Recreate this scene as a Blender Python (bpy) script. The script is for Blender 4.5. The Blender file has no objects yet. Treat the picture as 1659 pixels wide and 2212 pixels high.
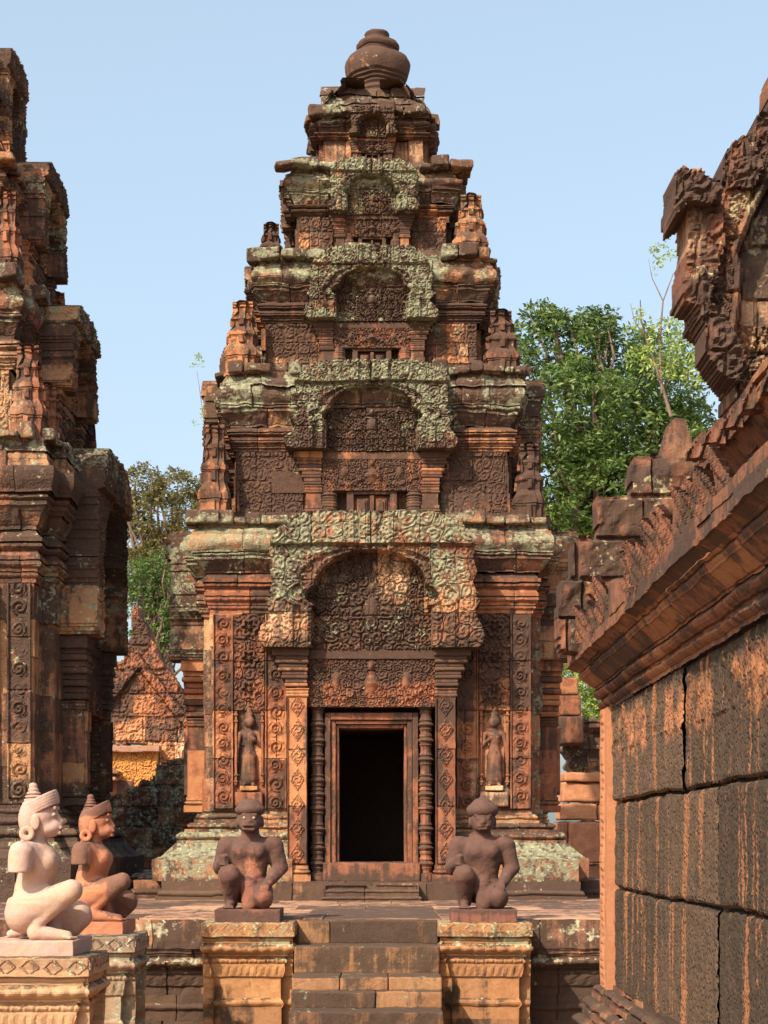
import bpy, math, random
import numpy as np
from mathutils import Vector, Matrix
random.seed(7); RNG = np.random.default_rng(7)
PI = math.pi
# ------------------------------------------------------------------ camera, sky, sun
sc = bpy.context.scene
F = 1850.0; K = 2.108; CX = 829.5; HY = 1823.0; EZ = 1.5   # horizon measured on the photograph (1659 px wide); the lens is F*K px long and a thing at scale distance D stands at Y = D*K
def wx(px, D): return (px-CX)*D/F
def wz(py, D): return EZ+(HY-py)*D/F
cam = bpy.data.cameras.new('camera'); camo = bpy.data.objects.new('camera', cam); sc.collection.objects.link(camo)
cam.sensor_fit = 'HORIZONTAL'; cam.sensor_width = 36; cam.lens = 36*F*K/1659.0
cam.shift_y = (HY-1106.0)/1659.0
cam.clip_start = .05; cam.clip_end = 3000
camo.location = (0, 0, EZ); camo.rotation_euler = (PI/2, 0, 0); sc.camera = camo
az, el = math.radians(37), math.radians(42); SUN = Vector((-math.sin(az)*math.cos(el), -math.cos(az)*math.cos(el), math.sin(el)))
w = bpy.data.worlds.new('World'); sc.world = w; w.use_nodes = True
nt = w.node_tree; sky = nt.nodes.new('ShaderNodeTexSky'); sky.sky_type = 'NISHITA'; sky.sun_disc = False
sky.sun_elevation = math.asin(SUN.z); sky.sun_rotation = math.atan2(SUN.x, SUN.y)
sky.air_density = 1.0; sky.dust_density = 5.0; sky.ozone_density = 1.2; sky.altitude = 50
nt.links.new(sky.outputs[0], nt.nodes['Background'].inputs[0]); nt.nodes['Background'].inputs[1].default_value = .09
hz_ = nt.nodes.new('ShaderNodeBackground'); hz_.inputs[0].default_value = (.146, .178, .182, 1); hz_.inputs[1].default_value = 1.0   # pale dry-season haze over the whole sky
ad = nt.nodes.new('ShaderNodeAddShader'); nt.links.new(nt.nodes['Background'].outputs[0], ad.inputs[0]); nt.links.new(hz_.outputs[0], ad.inputs[1]); nt.links.new(ad.outputs[0], nt.nodes['World Output'].inputs[0])
sl = bpy.data.lights.new('sun', 'SUN'); sl.energy = 3.6; sl.angle = math.radians(.6); sl.color = (1, .85, .65)
so = bpy.data.objects.new('sun', sl); sc.collection.objects.link(so); so.rotation_mode = 'QUATERNION'
so.rotation_quaternion = SUN.to_track_quat('Z', 'Y')
sc.view_settings.view_transform = 'Standard'; sc.view_settings.look = 'None'; sc.view_settings.gamma = 1; sc.view_settings.exposure = 1.0

# ------------------------------------------------------------------ noise
def _h(ix, iy, iz, s):
    h = (ix*374761393+iy*668265263+iz*1442695041+s*974634777) & 0xffffffff
    h = ((h ^ (h >> 13))*1274126177) & 0xffffffff
    return ((h ^ (h >> 16)) & 0xffffff)/16777215.0
def vnoise(P, seed=0):
    i = np.floor(P).astype(np.int64); f = P-i; f = f*f*(3-2*f); r = 0
    for dx in (0, 1):
        for dy in (0, 1):
            for dz in (0, 1):
                r = r+(f[:, 0] if dx else 1-f[:, 0])*(f[:, 1] if dy else 1-f[:, 1])*(f[:, 2] if dz else 1-f[:, 2])*_h(i[:, 0]+dx, i[:, 1]+dy, i[:, 2]+dz, seed)
    return r*2-1
def fbm(P, seed=0, o=3):
    r = 0; a = 1; 
    for k in range(o): r = r+a*vnoise(P*(2**k), seed+k*17); a *= .5
    return r
def fbm2(X, Z, sc_, seed=0, o=3):
    P = np.stack([X.ravel()*sc_, np.full(X.size, .37), Z.ravel()*sc_], 1); return fbm(P, seed, o).reshape(X.shape)
def sstep(a, b, x): t = np.clip((x-a)/(b-a), 0, 1); return t*t*(3-2*t)

# ------------------------------------------------------------------ mesh builder
class MB:
    def __init__(s): s.V = []; s.Q = []; s.T = []; s.n = 0
    def add(s, V, Q, t=None, M=None):
        V = np.asarray(V, float).reshape(-1, 3); Q = np.asarray(Q, int).reshape(-1, 4)
        if M is not None:
            m = np.array(M); V = V@m[:3, :3].T+m[:3, 3]
            if np.linalg.det(m[:3, :3]) < 0: Q = Q[:, ::-1]
        s.V.append(V); s.Q.append(Q+s.n); s.n += len(V)
        s.T.append(np.full(len(Q), random.random()) if t is None else np.broadcast_to(np.asarray(t, float), (len(Q),)).copy())
    def build(s, name, mat, parent=None, jit=(.004, 14), big=0, stain=None, smooth=False, label=None, kind=None):
        V = np.concatenate(s.V); Q = np.concatenate(s.Q); T = np.concatenate(s.T)
        if jit and jit[0] > 0:
            a, f = jit
            D = np.stack([fbm(V*f+k*31.7, 5+k, 2) for k in range(3)], 1)*a
            if big: D += np.stack([vnoise(V*3.1+k*11.3, 50+k) for k in range(3)], 1)*big
            V = V+D
        S = np.zeros((len(V), 4)); 
        if stain is not None: S[:, :3] = stain(V)
        org = np.zeros(3)
        if parent is not None:
            top = parent
            while top.parent: top = top.parent
            org = np.array(top.location)
        me = bpy.data.meshes.new(name); me.vertices.add(len(V)); me.vertices.foreach_set('co', (V-org).ravel())
        tri = Q[:, 3] < s_min(Q)  # never true; quads only
        me.loops.add(Q.size); me.loops.foreach_set('vertex_index', Q.ravel().astype(np.int32))
        me.polygons.add(len(Q)); me.polygons.foreach_set('loop_start', np.arange(0, Q.size, 4, dtype=np.int32))
        try: me.polygons.foreach_set('loop_total', np.full(len(Q), 4, dtype=np.int32))
        except Exception: pass
        me.polygons.foreach_set('use_smooth', np.full(len(Q), smooth, dtype=bool))
        me.update(calc_edges=True)
        at = me.attributes.new('tint', 'FLOAT', 'FACE'); at.data.foreach_set('value', T.astype(np.float32))
        at = me.attributes.new('stain', 'FLOAT_COLOR', 'POINT'); at.data.foreach_set('color', S.astype(np.float32).ravel())
        me.materials.append(mat); me.validate()
        o = bpy.data.objects.new(name, me); sc.collection.objects.link(o)
        if parent is not None: o.parent = parent
        if label: o['label'] = label
        if kind: o['kind'] = kind
        return o
def s_min(Q): return -1
def thing(name, label, cat, loc=(0, 0, 0), group=None):
    o = bpy.data.objects.new(name, None); sc.collection.objects.link(o); o.location = loc; o.empty_display_size = .2
    o['label'] = label; o['category'] = cat
    if group: o['group'] = group
    return o
def tag(o, label, cat, group=None):
    o['label'] = label; o['category'] = cat
    if group: o['group'] = group
    return o
def re_origin(o, loc):     # move a top-level mesh's origin to its base
    o.data.transform(Matrix.Translation(-Vector(loc))); o.location = loc; return o
def trs(x, y, z=0, rz=0): return Matrix.Translation((x, y, z))@Matrix.Rotation(rz, 4, 'Z')
def children(o): return [c for c in bpy.data.objects if c.parent == o]
def copy_tree(o, parent=None):
    c = o.copy(); sc.collection.objects.link(c); c.parent = parent
    for ch in children(o): copy_tree(ch, c)
    return c

def grid_faces(nr, nc, wrap=False):
    r = np.arange(nr-1)[:, None]; c = np.arange(nc if wrap else nc-1)[None, :]; c2 = (c+1) % nc
    return np.stack([r*nc+c, r*nc+c2, (r+1)*nc+c2, (r+1)*nc+c], -1).reshape(-1, 4)

class Prof:
    """moulding profile, bottom to top; rows = (offset, z, ripple, period)"""
    def __init__(s, z): s.z = z; s.r = []
    def f(s, off, h, n=1):
        for i in range(n+1): s.r.append((off, s.z+h*i/n, 0, 1))
        s.z += h; return s
    def t(s, off, h, b, amp=0, per=.08, n=5):
        for i in range(n+1):
            k = math.sin(PI*i/n); s.r.append((off+b*k, s.z+h*i/n, amp*k, per))
        s.z += h; return s
    def c(s, o0, o1, h, n=4, amp=0, per=.08, p=1.0):
        for i in range(n+1):
            k = i/n; s.r.append((o0+(o1-o0)*(k**p), s.z+h*k, amp*math.sin(PI*k), per))
        s.z += h; return s
    def cap(s, d): s.r.append((s.r[-1][0]-d, s.z, 0, 1)); return s
def sweep(mb, plan, prof, seg=.045, blk=(.22, .5), dr=.005, ch=.27, M=None, closed=True, joint=.009):
    P = [np.array(p, float) for p in plan]; n = len(P); ne = n if closed else n-1
    nr = []
    for i in range(ne):
        d = P[(i+1) % n]-P[i]; d = d/np.linalg.norm(d); nr.append(np.array([d[1], -d[0]]))
    rows = prof.r if isinstance(prof, Prof) else prof
    i0 = 0; N = len(rows)
    while i0 < N-1:
        i1 = i0+1; lim = ch*random.uniform(.8, 1.2)
        while i1 < N-1 and rows[i1+1][1]-rows[i0][1] <= lim: i1 += 1
        chunk = rows[i0:i1+1]; i0 = i1
        # long vertical rows: subdivide
        rr = [chunk[0]]
        for a, b in zip(chunk[:-1], chunk[1:]):
            m = max(1, int(math.hypot(b[1]-a[1], min(.2, abs(b[0]-a[0])))/(seg*1.6)))
            for k in range(1, m+1): t = k/m; rr.append(tuple(a[q]+(b[q]-a[q])*t for q in range(3))+(b[3],))
        bx = []; nx = []; ins = []; bid = []; ss = []; s0 = 0; B = 0; bt = [random.random()]; bd = [0]
        for e in range(ne):
            a, b = P[e], P[(e+1) % n]; L = np.linalg.norm(b-a); d = (b-a)/L; m = nr[e]
            if closed or e > 0:
                q = nr[e-1]; mit = m+q if abs(m@q) < .3 else (m+q)/(1+m@q)
            else: mit = m
            js = []; s = random.uniform(*blk)*.8
            while s < L-.07: js.append(s); s += random.uniform(*blk)
            pts = [(0, 0, B)]
            g = list(np.arange(seg, L-seg*.5, seg)); cur = 0
            allp = [(x, 0) for x in g if all(abs(x-j) > .012 for j in js)]
            for j in js: allp += [(j-.008, 0), (j-.003, joint), (j+.003, joint), (j+.008, 0)]
            allp.sort(); ji = 0
            for x, ii in allp:
                while ji < len(js) and x > js[ji]: ji += 1; B += 1; bt.append(random.random()); bd.append(random.gauss(0, dr))
                pts.append((x, ii, B))
            for k, (x, ii, bb) in enumerate(pts):
                bx.append(a+d*x); nx.append(mit if k == 0 else m); ins.append(ii); bid.append(bb); ss.append(s0+x)
            s0 += L
        if not closed:
            bx.append(P[-1]); nx.append(nr[-1]); ins.append(0); bid.append(B); ss.append(s0)
        bx = np.array(bx); nx = np.array(nx); ins = np.array(ins); bid = np.array(bid); ss = np.array(ss); bt = np.array(bt); bd = np.array(bd)
        rr = np.array(rr)
        off = rr[:, 0][:, None]+bd[bid][None]-ins[None]+rr[:, 2][:, None]*(np.abs(np.sin(PI*ss[None]/rr[:, 3][:, None]))-.5)
        V = np.zeros((len(rr), len(bx), 3)); V[..., :2] = bx[None]+nx[None]*off[..., None]; V[..., 2] = rr[:, 1][:, None]+(bd[bid]*.6)[None]*0
        fq = grid_faces(len(rr), len(bx), closed); tc = bt[bid]
        tt = np.tile(tc if closed else tc[:-1], len(rr)-1)
        mb.add(V, fq, tt, M)
def rect(w, d, cx=0, cy=0): return [(cx-w, cy-d), (cx+w, cy-d), (cx+w, cy+d), (cx-w, cy+d)]
def redent(w, b, p):     # square of half-width w with a bay of half-width b standing p proud on each side
    q = [(-w, -w), (-b, -w), (-b, -w-p), (b, -w-p), (b, -w), (w, -w), (w, -b), (w+p, -b), (w+p, b), (w, b), (w, w),
         (b, w), (b, w+p), (-b, w+p), (-b, w), (-w, w), (-w, b), (-w-p, b), (-w-p, -b), (-w, -b)]
    return q
def rbox(mb, c, s, r=.015, seg=.05, M=None, t=None, taper=0):
    """box with rounded worn edges; c = centre, s = full size"""
    c = np.array(c, float); h = np.array(s, float)/2; r = min(r, min(h)*.9)
    t = random.random() if t is None else t
    for ax in range(3):
        u, v = [(1, 2), (2, 0), (0, 1)][ax]
        def lin(H):
            k = max(1, int(2*(H-r)/seg)); m = np.linspace(-H+r, H-r, k+1)
            return np.concatenate([[-H, -H+r*.4], m, [H-r*.4, H]])
        U, W = np.meshgrid(lin(h[u]), lin(h[v]), indexing='ij')
        for sg in (-1, 1):
            P = np.zeros(U.shape+(3,)); P[..., ax] = sg*h[ax]; P[..., u] = U; P[..., v] = W
            I = np.clip(P, -(h-r), h-r); D = P-I; L = np.linalg.norm(D, axis=-1, keepdims=True); P = I+D/np.maximum(L, 1e-9)*r
            if taper: P[..., 0] *= 1-taper*(P[..., 2]/h[2]+1)/2; P[..., 1] *= 1-taper*(P[..., 2]/h[2]+1)/2
            fq = grid_faces(*U.shape)
            if sg < 0: fq = fq[:, ::-1]
            mb.add(P+c, fq, t, M)
def lathe(mb, prof, cx, cy, n=28, M=None, flute=0, t=None):
    a = np.arange(n)*2*PI/n; R = np.array([p[0] for p in prof]); Z = np.array([p[1] for p in prof])
    V = np.stack([cx+R[:, None]*np.cos(a)[None], cy+R[:, None]*np.sin(a)[None], np.repeat(Z[:, None], n, 1)], -1)
    mb.add(V, grid_faces(len(prof), n, True), t, M)
def inpoly(X, Z, poly):
    r = np.zeros(X.shape, bool); n = len(poly)
    for i in range(n):
        x1, z1 = poly[i]; x2, z2 = poly[(i+1) % n]
        if z1 == z2: continue
        c = ((z1 > Z) != (z2 > Z)) & (X < (x2-x1)*(Z-z1)/(z2-z1)+x1); r ^= c
    return r
def slab(mb, x0, x1, z0, z1, y, hf, mask=None, res=.013, th=.1, M=None, bh=.27, bw=.34, groove=.012, back=True):
    """carved slab facing -Y: relief hf(X, Z) in metres, outline mask(X, Z), real thickness th"""
    nx = max(2, int((x1-x0)/res)+1); nz = max(2, int((z1-z0)/res)+1)
    xs = np.linspace(x0, x1, nx); zs = np.linspace(z0, z1, nz); X, Z = np.meshgrid(xs, zs)
    H = hf(X, Z) if hf is not None else np.zeros_like(X)
    T = np.zeros((nz-1, nx-1))+.5
    if bh:
        sd = random.randrange(9999); row = np.floor((Z-z0)/bh).astype(np.int64); sh = _h(row, row*0, row*0, sd)
        cu = (X-x0)/bw+sh; col = np.floor(cu).astype(np.int64)
        ez = np.minimum((Z-z0) % bh, bh-(Z-z0) % bh); ex = np.minimum(cu % 1, 1-cu % 1)*bw
        g = np.minimum(np.where((Z-z0 < res*2) | (z1-Z < res*2), 1, ez), ex)
        H = H-groove*(g < res*.75)+(_h(row, col, row*0, sd+1)-.5)*.012
        T = _h(row, col, col*0, sd+2)[:-1, :-1]
    Vf = np.stack([X, y-H, Z], -1); Vb = np.stack([X, np.full_like(X, y+th), Z], -1)
    ids = np.arange(nx*nz).reshape(nz, nx); m = np.ones((nz-1, nx-1), bool)
    if mask is not None: m = mask((X[:-1, :-1]+X[1:, 1:])/2, (Z[:-1, :-1]+Z[1:, 1:])/2)
    a, b, c, d = ids[:-1, :-1], ids[:-1, 1:], ids[1:, 1:], ids[1:, :-1]
    q = np.stack([a, b, c, d], -1)[m]; Q = [q]; TT = [T[m]]; nb = nx*nz
    if back: Q.append(np.stack([a, d, c, b], -1)[m]+nb); TT.append(T[m])
    mp = np.pad(m, 1)
    for (dz, dx, e0, e1) in ((-1, 0, a, b), (1, 0, c, d), (0, -1, d, a), (0, 1, b, c)):
        k = m & ~mp[1+dz:1+dz+m.shape[0], 1+dx:1+dx+m.shape[1]]
        Q.append(np.stack([e1[k], e0[k], e0[k]+nb, e1[k]+nb], -1)); TT.append(T[k])
    Q = np.concatenate(Q); TT = np.concatenate(TT); V = np.concatenate([Vf.reshape(-1, 3), Vb.reshape(-1, 3)])
    used = np.unique(Q); rm = np.zeros(len(V), int); rm[used] = np.arange(len(used))
    mb.add(V[used], rm[Q], TT, M)

def polydist(X, Z, poly):
    d = np.full(X.shape, 9.)
    for i in range(len(poly)):
        x1, z1 = poly[i]; x2, z2 = poly[(i+1) % len(poly)]; ex, ez = x2-x1, z2-z1; t = np.clip(((X-x1)*ex+(Z-z1)*ez)/max(ex*ex+ez*ez, 1e-9), 0, 1); d = np.minimum(d, np.hypot(X-x1-t*ex, Z-z1-t*ez))
    return d
# ---- carving patterns (heights 0..1)
def scrolls(X, Z, cell=.09, seed=1, k=1.0):
    """field of leafy volutes"""
    wq = cell*.22; X, Z = X+fbm2(X, Z, .9/cell, seed+61, 2)*wq, Z+fbm2(X, Z, .9/cell, seed+67, 2)*wq
    iu = np.floor(X/cell).astype(np.int64); iv = np.floor(Z/cell).astype(np.int64); best = np.full(X.shape, 9.); R = np.zeros(X.shape); TH = R.copy(); sg = R.copy(); second = best.copy()
    for di in (-1, 0, 1):
        for dj in (-1, 0, 1):
            a, b = iu+di, iv+dj
            sx = (a+.5+(_h(a, b, a*0, seed)-.5)*.7)*cell; sz = (b+.5+(_h(a, b, a*0, seed+1)-.5)*.7)*cell
            dx, dz = X-sx, Z-sz; r = np.hypot(dx, dz); m = r < best
            second = np.where(m, best, np.minimum(second, r))
            best = np.where(m, r, best); R = np.where(m, r, R); s_ = np.where(_h(a, b, a*0, seed+2) > .5, 1, -1)
            TH = np.where(m, np.arctan2(dz, dx)*s_+_h(a, b, a*0, seed+3)*6, TH)
    edge = sstep(0, cell*.14, second-best)
    sp = .5+.5*np.cos(2*PI*R/(cell*.34)*k-TH)
    lob = .5+.5*np.cos(TH*7+R*40)
    return edge*(.25+.5*sp+.25*lob*(R > cell*.25))
def rinceau(X, Z, x0, x1):
    """vertical running scroll between two plain fillets"""
    w = (x1-x0); u = X-(x0+x1)/2; h = w*.86; k = np.floor(Z/h); sg = np.where(k % 2 == 0, 1, -1); v = Z-(k+.5)*h
    ki = k.astype(np.int64); iw = w*(.29+.07*_h(ki, ki*0, ki*0, int(abs(x0)*1000))); v = v+(_h(ki, ki*0+1, ki*0, 7)-.5)*.02; r = np.hypot(u-sg*w*.03, v); th = np.arctan2(v, u*sg)
    sp = np.clip(.5+.9*np.cos(2*PI*r/(iw*.62)-th), 0, 1)*(r < iw); lob = .5+.5*np.cos(th*6+2)
    leaf = np.clip(1-np.abs(r-iw*1.15)/(iw*.35), 0, 1)*lob
    H = (.75*sp+.5*leaf)*sstep(-.75, -.05, fbm2(X, Z, 4.5, int(abs(x1)*1000), 3)); fil = (np.abs(u) > w*.40)
    return np.where(fil, np.where(np.abs(u) < w*.43, 0, .9), H)
def lozenge(X, Z, x0, x1):
    w = x1-x0; u = (X-(x0+x1)/2)/w; v = Z/(w*1.25); k = v-np.floor(v)-.5
    d = np.abs(u)*1.15+np.abs(k)*.98; ring = np.clip(1-np.abs(d-.38)*16, 0, 1)
    inner = (d < .3)*(.5+.5*np.cos(np.hypot(u, k)*40-np.arctan2(k, u)*2)); fil = np.abs(u) > .42
    return np.where(fil, .9, ring*.9+inner*.7)

# ------------------------------------------------------------------ materials
def N(nt, t, **k):
    n = nt.nodes.new(t)
    for a, b in k.items(): setattr(n, a, b)
    return n
def stone(name, c1, c2, pale=(.55, .36, .22), darkc=(.034, .025, .020), greenc=(.225, .23, .15), dark=0., green=0., bump=.6, carve=0., cscale=9., streak=0, pore=0., rough=.9, vs=1.0, fine=1.0):
    m = bpy.data.materials.new(name); m.use_nodes = True; nt = m.node_tree; L = nt.links.new; bs = nt.nodes['Principled BSDF']
    bs.inputs['Roughness'].default_value = rough; bs.inputs['Specular IOR Level'].default_value = .25
    tc = N(nt, 'ShaderNodeTexCoord'); geo = N(nt, 'ShaderNodeNewGeometry')
    tn = N(nt, 'ShaderNodeAttribute', attribute_name='tint'); st = N(nt, 'ShaderNodeAttribute', attribute_name='stain')
    sx = N(nt, 'ShaderNodeSeparateColor'); L(st.outputs['Color'], sx.inputs[0])
    def noise(scale, det=6, rg=.6, vec=None, off=0):
        n = N(nt, 'ShaderNodeTexNoise'); n.inputs['Scale'].default_value = scale; n.inputs['Detail'].default_value = det; n.inputs['Roughness'].default_value = rg
        mp = N(nt, 'ShaderNodeMapping'); mp.inputs['Location'].default_value = (off, off*.7, -off); L(vec or tc.outputs['Object'], mp.inputs[0]); L(mp.outputs[0], n.inputs[0]); return n.outputs[0]
    def math_(op, a, b=None, c=None, cl=False):
        n = N(nt, 'ShaderNodeMath', operation=op); n.use_clamp = cl
        for i, v in enumerate((a, b, c)):
            if v is None: continue
            if isinstance(v, (int, float)): n.inputs[i].default_value = v
            else: L(v, n.inputs[i])
        return n.outputs[0]
    def mr(v, a, b, c=0., d=1.):
        n = N(nt, 'ShaderNodeMapRange', interpolation_type='SMOOTHSTEP')
        for i, x in enumerate((a, b, c, d)): n.inputs[i+1].default_value = x
        L(v, n.inputs[0]); return n.outputs[0]
    def mix(f, a, b, bt='MIX'):
        n = N(nt, 'ShaderNodeMix', data_type='RGBA', blend_type=bt)
        if isinstance(f, (int, float)): n.inputs[0].default_value = f
        else: L(f, n.inputs[0])
        for i, v in ((6, a), (7, b)):
            if isinstance(v, tuple): n.inputs[i].default_value = v+(1,)
            else: L(v, n.inputs[i])
        return n.outputs[2]
    big = noise(1.5*vs, 5, .6); mid = noise(8*vs, 7, .65, off=3); fin = noise(55*fine, 5, .7, off=7); med2 = noise(4.2*vs, 8, .7, off=11)
    vm = N(nt, 'ShaderNodeMapping'); vm.inputs['Scale'].default_value = (9, 9, .9); L(tc.outputs['Object'], vm.inputs[0]); vst = noise(1.4, 7, .65, vec=vm.outputs[0], off=2)
    # stone colour: bed of each block plus mottling
    f = math_('ADD', math_('MULTIPLY', tn.outputs['Fac'], .85), math_('MULTIPLY', math_('SUBTRACT', mid, .5), 1.3), cl=True)
    if streak > 0: col = mix(f, c1, tuple(x*1.9 for x in c1))
    else:
        rp = N(nt, 'ShaderNodeValToRGB'); L(f, rp.inputs[0]); e = rp.color_ramp.elements; m3 = tuple(.5*(a+b) for a, b in zip(c1, c2))
        e[0].color = c1+(1,); e[1].color = (c2[0]*1.02, c2[1]*1.14, c2[2]*1.12, 1)
        for p_, q_ in ((.3, (m3[0]*.95, m3[1]*.95, m3[2]*1.1)), (.52, c1), (.75, c2)): k_ = e.new(p_); k_.color = tuple(q_)+(1,)
        col = rp.outputs[0]
    col = mix(math_('MULTIPLY', sx.outputs[2], mr(mid, .3, .6)), col, pale)
    val = math_('ADD', .62, math_('MULTIPLY', med2, .75)); tv = math_('ADD', .86, math_('MULTIPLY', tn.outputs['Fac'], .26)); val = math_('MULTIPLY', val, tv)
    fv = math_('ADD', .72, math_('MULTIPLY', fin, .56)); val = math_('MULTIPLY', val, fv)
    cc = N(nt, 'ShaderNodeCombineColor'); [L(val, cc.inputs[i]) for i in range(3)]
    col = mix(1.0, col, cc.outputs[0], 'MULTIPLY')
    # black algae, thicker on ledges, runs down; dark channel also carries painted shade
    nz = N(nt, 'ShaderNodeSeparateXYZ'); L(geo.outputs['True Normal'], nz.inputs[0])
    up = mr(nz.outputs[2], .3, .9)
    d = math_('ADD', math_('MULTIPLY', med2, .55), math_('MULTIPLY', vst if streak >= 0 else mid, .45))
    d = math_('ADD', d, math_('MULTIPLY', sx.outputs[1], .27)); d = math_('ADD', d, math_('MULTIPLY', up, .13)); d = math_('ADD', d, math_('MULTIPLY', math_('SUBTRACT', tn.outputs['Fac'], .5), -.13))
    d = math_('ADD', d, dark); d = math_('ADD', d, math_('MULTIPLY', math_('SUBTRACT', fin, .5), .12))
    df = mr(d, .52, .62); dn = noise(22*vs, 5, .7, off=41); dv_ = math_('ADD', .45, math_('MULTIPLY', dn, 1.15)); dcc = N(nt, 'ShaderNodeCombineColor'); [L(dv_, dcc.inputs[i]) for i in range(3)]
    dcol = mix(1.0, tuple(x*1.25 for x in darkc), dcc.outputs[0], 'MULTIPLY'); col = mix(math_('MULTIPLY', df, .84), col, dcol)
    if streak > 0:
        vm2 = N(nt, 'ShaderNodeMapping'); vm2.inputs['Scale'].default_value = (4.5, 4.5, .30); L(tc.outputs['Object'], vm2.inputs[0]); s2 = noise(1.3, 4, .6, vec=vm2.outputs[0], off=9)
        s2 = math_('ADD', s2, math_('MULTIPLY', math_('SUBTRACT', fin, .5), .22))
        col = mix(math_('MULTIPLY', mr(s2, .555, .60), streak), col, c2)
    # grey-green crustose lichen, spotty
    g1 = noise(6*vs, 9, .74, off=19); g2 = noise(30*fine, 4, .6, off=23)
    g = math_('ADD', math_('MULTIPLY', g1, .7), math_('MULTIPLY', g2, .3)); g = math_('ADD', g, math_('MULTIPLY', sx.outputs[0], .15)); g = math_('ADD', g, math_('MULTIPLY', up, .03)); g = math_('ADD', g, green)
    gf = mr(g, .59, .635); lv = math_('ADD', .55, math_('MULTIPLY', noise(14, 5, .7, off=31), .9)); c3 = N(nt, 'ShaderNodeCombineColor'); [L(lv, c3.inputs[i]) for i in range(3)]
    gcol = mix(1.0, greenc, c3.outputs[0], 'MULTIPLY'); gcol = mix(mr(g2, .56, .66), gcol, tuple(min(1, x*1.7) for x in greenc)); br = noise(17*vs, 6, .75, off=53); gf = math_('MULTIPLY', gf, mr(br, .36, .52)); col = mix(math_('MULTIPLY', gf, .86), col, gcol)
    w_s = noise(11*vs, 7, .8, off=71); ws = math_('ADD', w_s, math_('MULTIPLY', sx.outputs[0], .05)); col = mix(math_('MULTIPLY', mr(ws, .675, .70), .0 if streak > 0 or green < -.2 else .75), col, (.36, .34, .24))
    L(col, bs.inputs['Base Color'])
    h = math_('ADD', math_('MULTIPLY', mid, .5), math_('MULTIPLY', fin, .35)); h = math_('ADD', h, math_('MULTIPLY', gf, .06))
    if pore: 
        vo = N(nt, 'ShaderNodeTexVoronoi'); vo.inputs['Scale'].default_value = 48; L(tc.outputs['Object'], vo.inputs[0]); h = math_('ADD', h, math_('MULTIPLY', mr(vo.outputs['Distance'], .1, .5), pore))
    if carve:
        vo = N(nt, 'ShaderNodeTexVoronoi'); vo.inputs['Scale'].default_value = cscale; L(tc.outputs['Object'], vo.inputs[0])
        dv = N(nt, 'ShaderNodeVectorMath', operation='SCALE'); dv.inputs['Scale'].default_value = 1; sb = N(nt, 'ShaderNodeVectorMath', operation='SUBTRACT'); L(tc.outputs['Object'], sb.inputs[0]); L(vo.outputs['Position'], sb.inputs[1])
        q = N(nt, 'ShaderNodeSeparateXYZ'); L(sb.outputs[0], q.inputs[0]); th = math_('ARCTAN2', q.outputs[2], math_('ADD', q.outputs[0], q.outputs[1])); ln = N(nt, 'ShaderNodeVectorMath', operation='LENGTH'); L(sb.outputs[0], ln.inputs[0])
        w_ = math_('SINE', math_('SUBTRACT', math_('MULTIPLY', ln.outputs['Value'], cscale*17), math_('MULTIPLY', th, 2)))
        h = math_('ADD', h, math_('MULTIPLY', w_, carve))
    bp = N(nt, 'ShaderNodeBump'); bp.inputs['Strength'].default_value = bump; bp.inputs['Distance'].default_value = .03; L(h, bp.inputs['Height']); L(bp.outputs[0], bs.inputs['Normal'])
    return m
RED = (.220, .080, .042); ORG = (.35, .150, .070)
M_body = stone('red_sandstone', RED, ORG, dark=.045, green=.0, carve=.07, cscale=13)
M_plain = stone('red_sandstone_plain', RED, ORG, dark=.045, green=-.02)
M_carv = stone('carved_sandstone', (.225, .082, .042), (.36, .155, .072), dark=.04, green=-.06, bump=.4)
M_corn = stone('cornice_sandstone', (.215, .090, .050), (.32, .155, .080), dark=.085, green=.035, carve=.05, cscale=17)
M_left = stone('shaded_sandstone', (.20, .084, .047), (.30, .15, .076), dark=.095, green=.015, carve=.08, cscale=14)  # left tower stone, darker and with more lichen
M_ped = stone('pedestal_sandstone', (.32, .155, .068), (.40, .215, .095), greenc=(.30, .29, .18), dark=.01, green=-.02, bump=.45)
M_terr = stone('terrace_sandstone', (.25, .115, .065), (.34, .17, .09), dark=.09, green=-.02, greenc=(.34, .32, .22))
M_pave = stone('pavement_sandstone', (.30, .16, .10), (.38, .215, .135), dark=-.03, green=-.05)
M_step = stone('step_sandstone', (.20, .10, .05), (.27, .14, .07), dark=.065, green=-.02)
M_lat = stone('laterite', (.054, .035, .023), (.27, .118, .055), pale=(.34, .145, .07), darkc=(.032, .024, .017), dark=.04, green=-.10, bump=.9, streak=.92, pore=.4, vs=1.)
M_libr = stone('library_sandstone', (.165, .070, .042), (.25, .112, .056), greenc=(.30, .25, .15), dark=.07, green=-.015, bump=.7)
M_rubble = stone('lichen_laterite', (.18, .10, .065), (.26, .14, .085), greenc=(.30, .34, .26), dark=.02, green=.10, bump=1., pore=.4)
M_gold = stone('ochre_lintel_stone', (.50, .23, .06), (.56, .28, .09), dark=-.09, green=-.1, bump=.4)
M_figd = stone('dark_statue_stone', (.24, .095, .06), (.19, .085, .06), pale=(.52, .22, .13), darkc=(.06, .036, .030), dark=.05, green=-.07, bump=.6, fine=1.6)
M_figp = stone('pink_statue_stone', (.44, .29, .215), (.47, .31, .23), dark=-.13, green=-.3, bump=.22, fine=2)
M_pedp = stone('pale_pedestal_sandstone', (.31, .18, .10), (.38, .23, .13), greenc=(.30, .29, .19), dark=.0, green=-.02, bump=.5)
M_pedg = stone('grey_pedestal_sandstone', (.23, .155, .10), (.29, .20, .13), greenc=(.28, .28, .20), dark=.01, green=.01, bump=.5)
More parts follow.
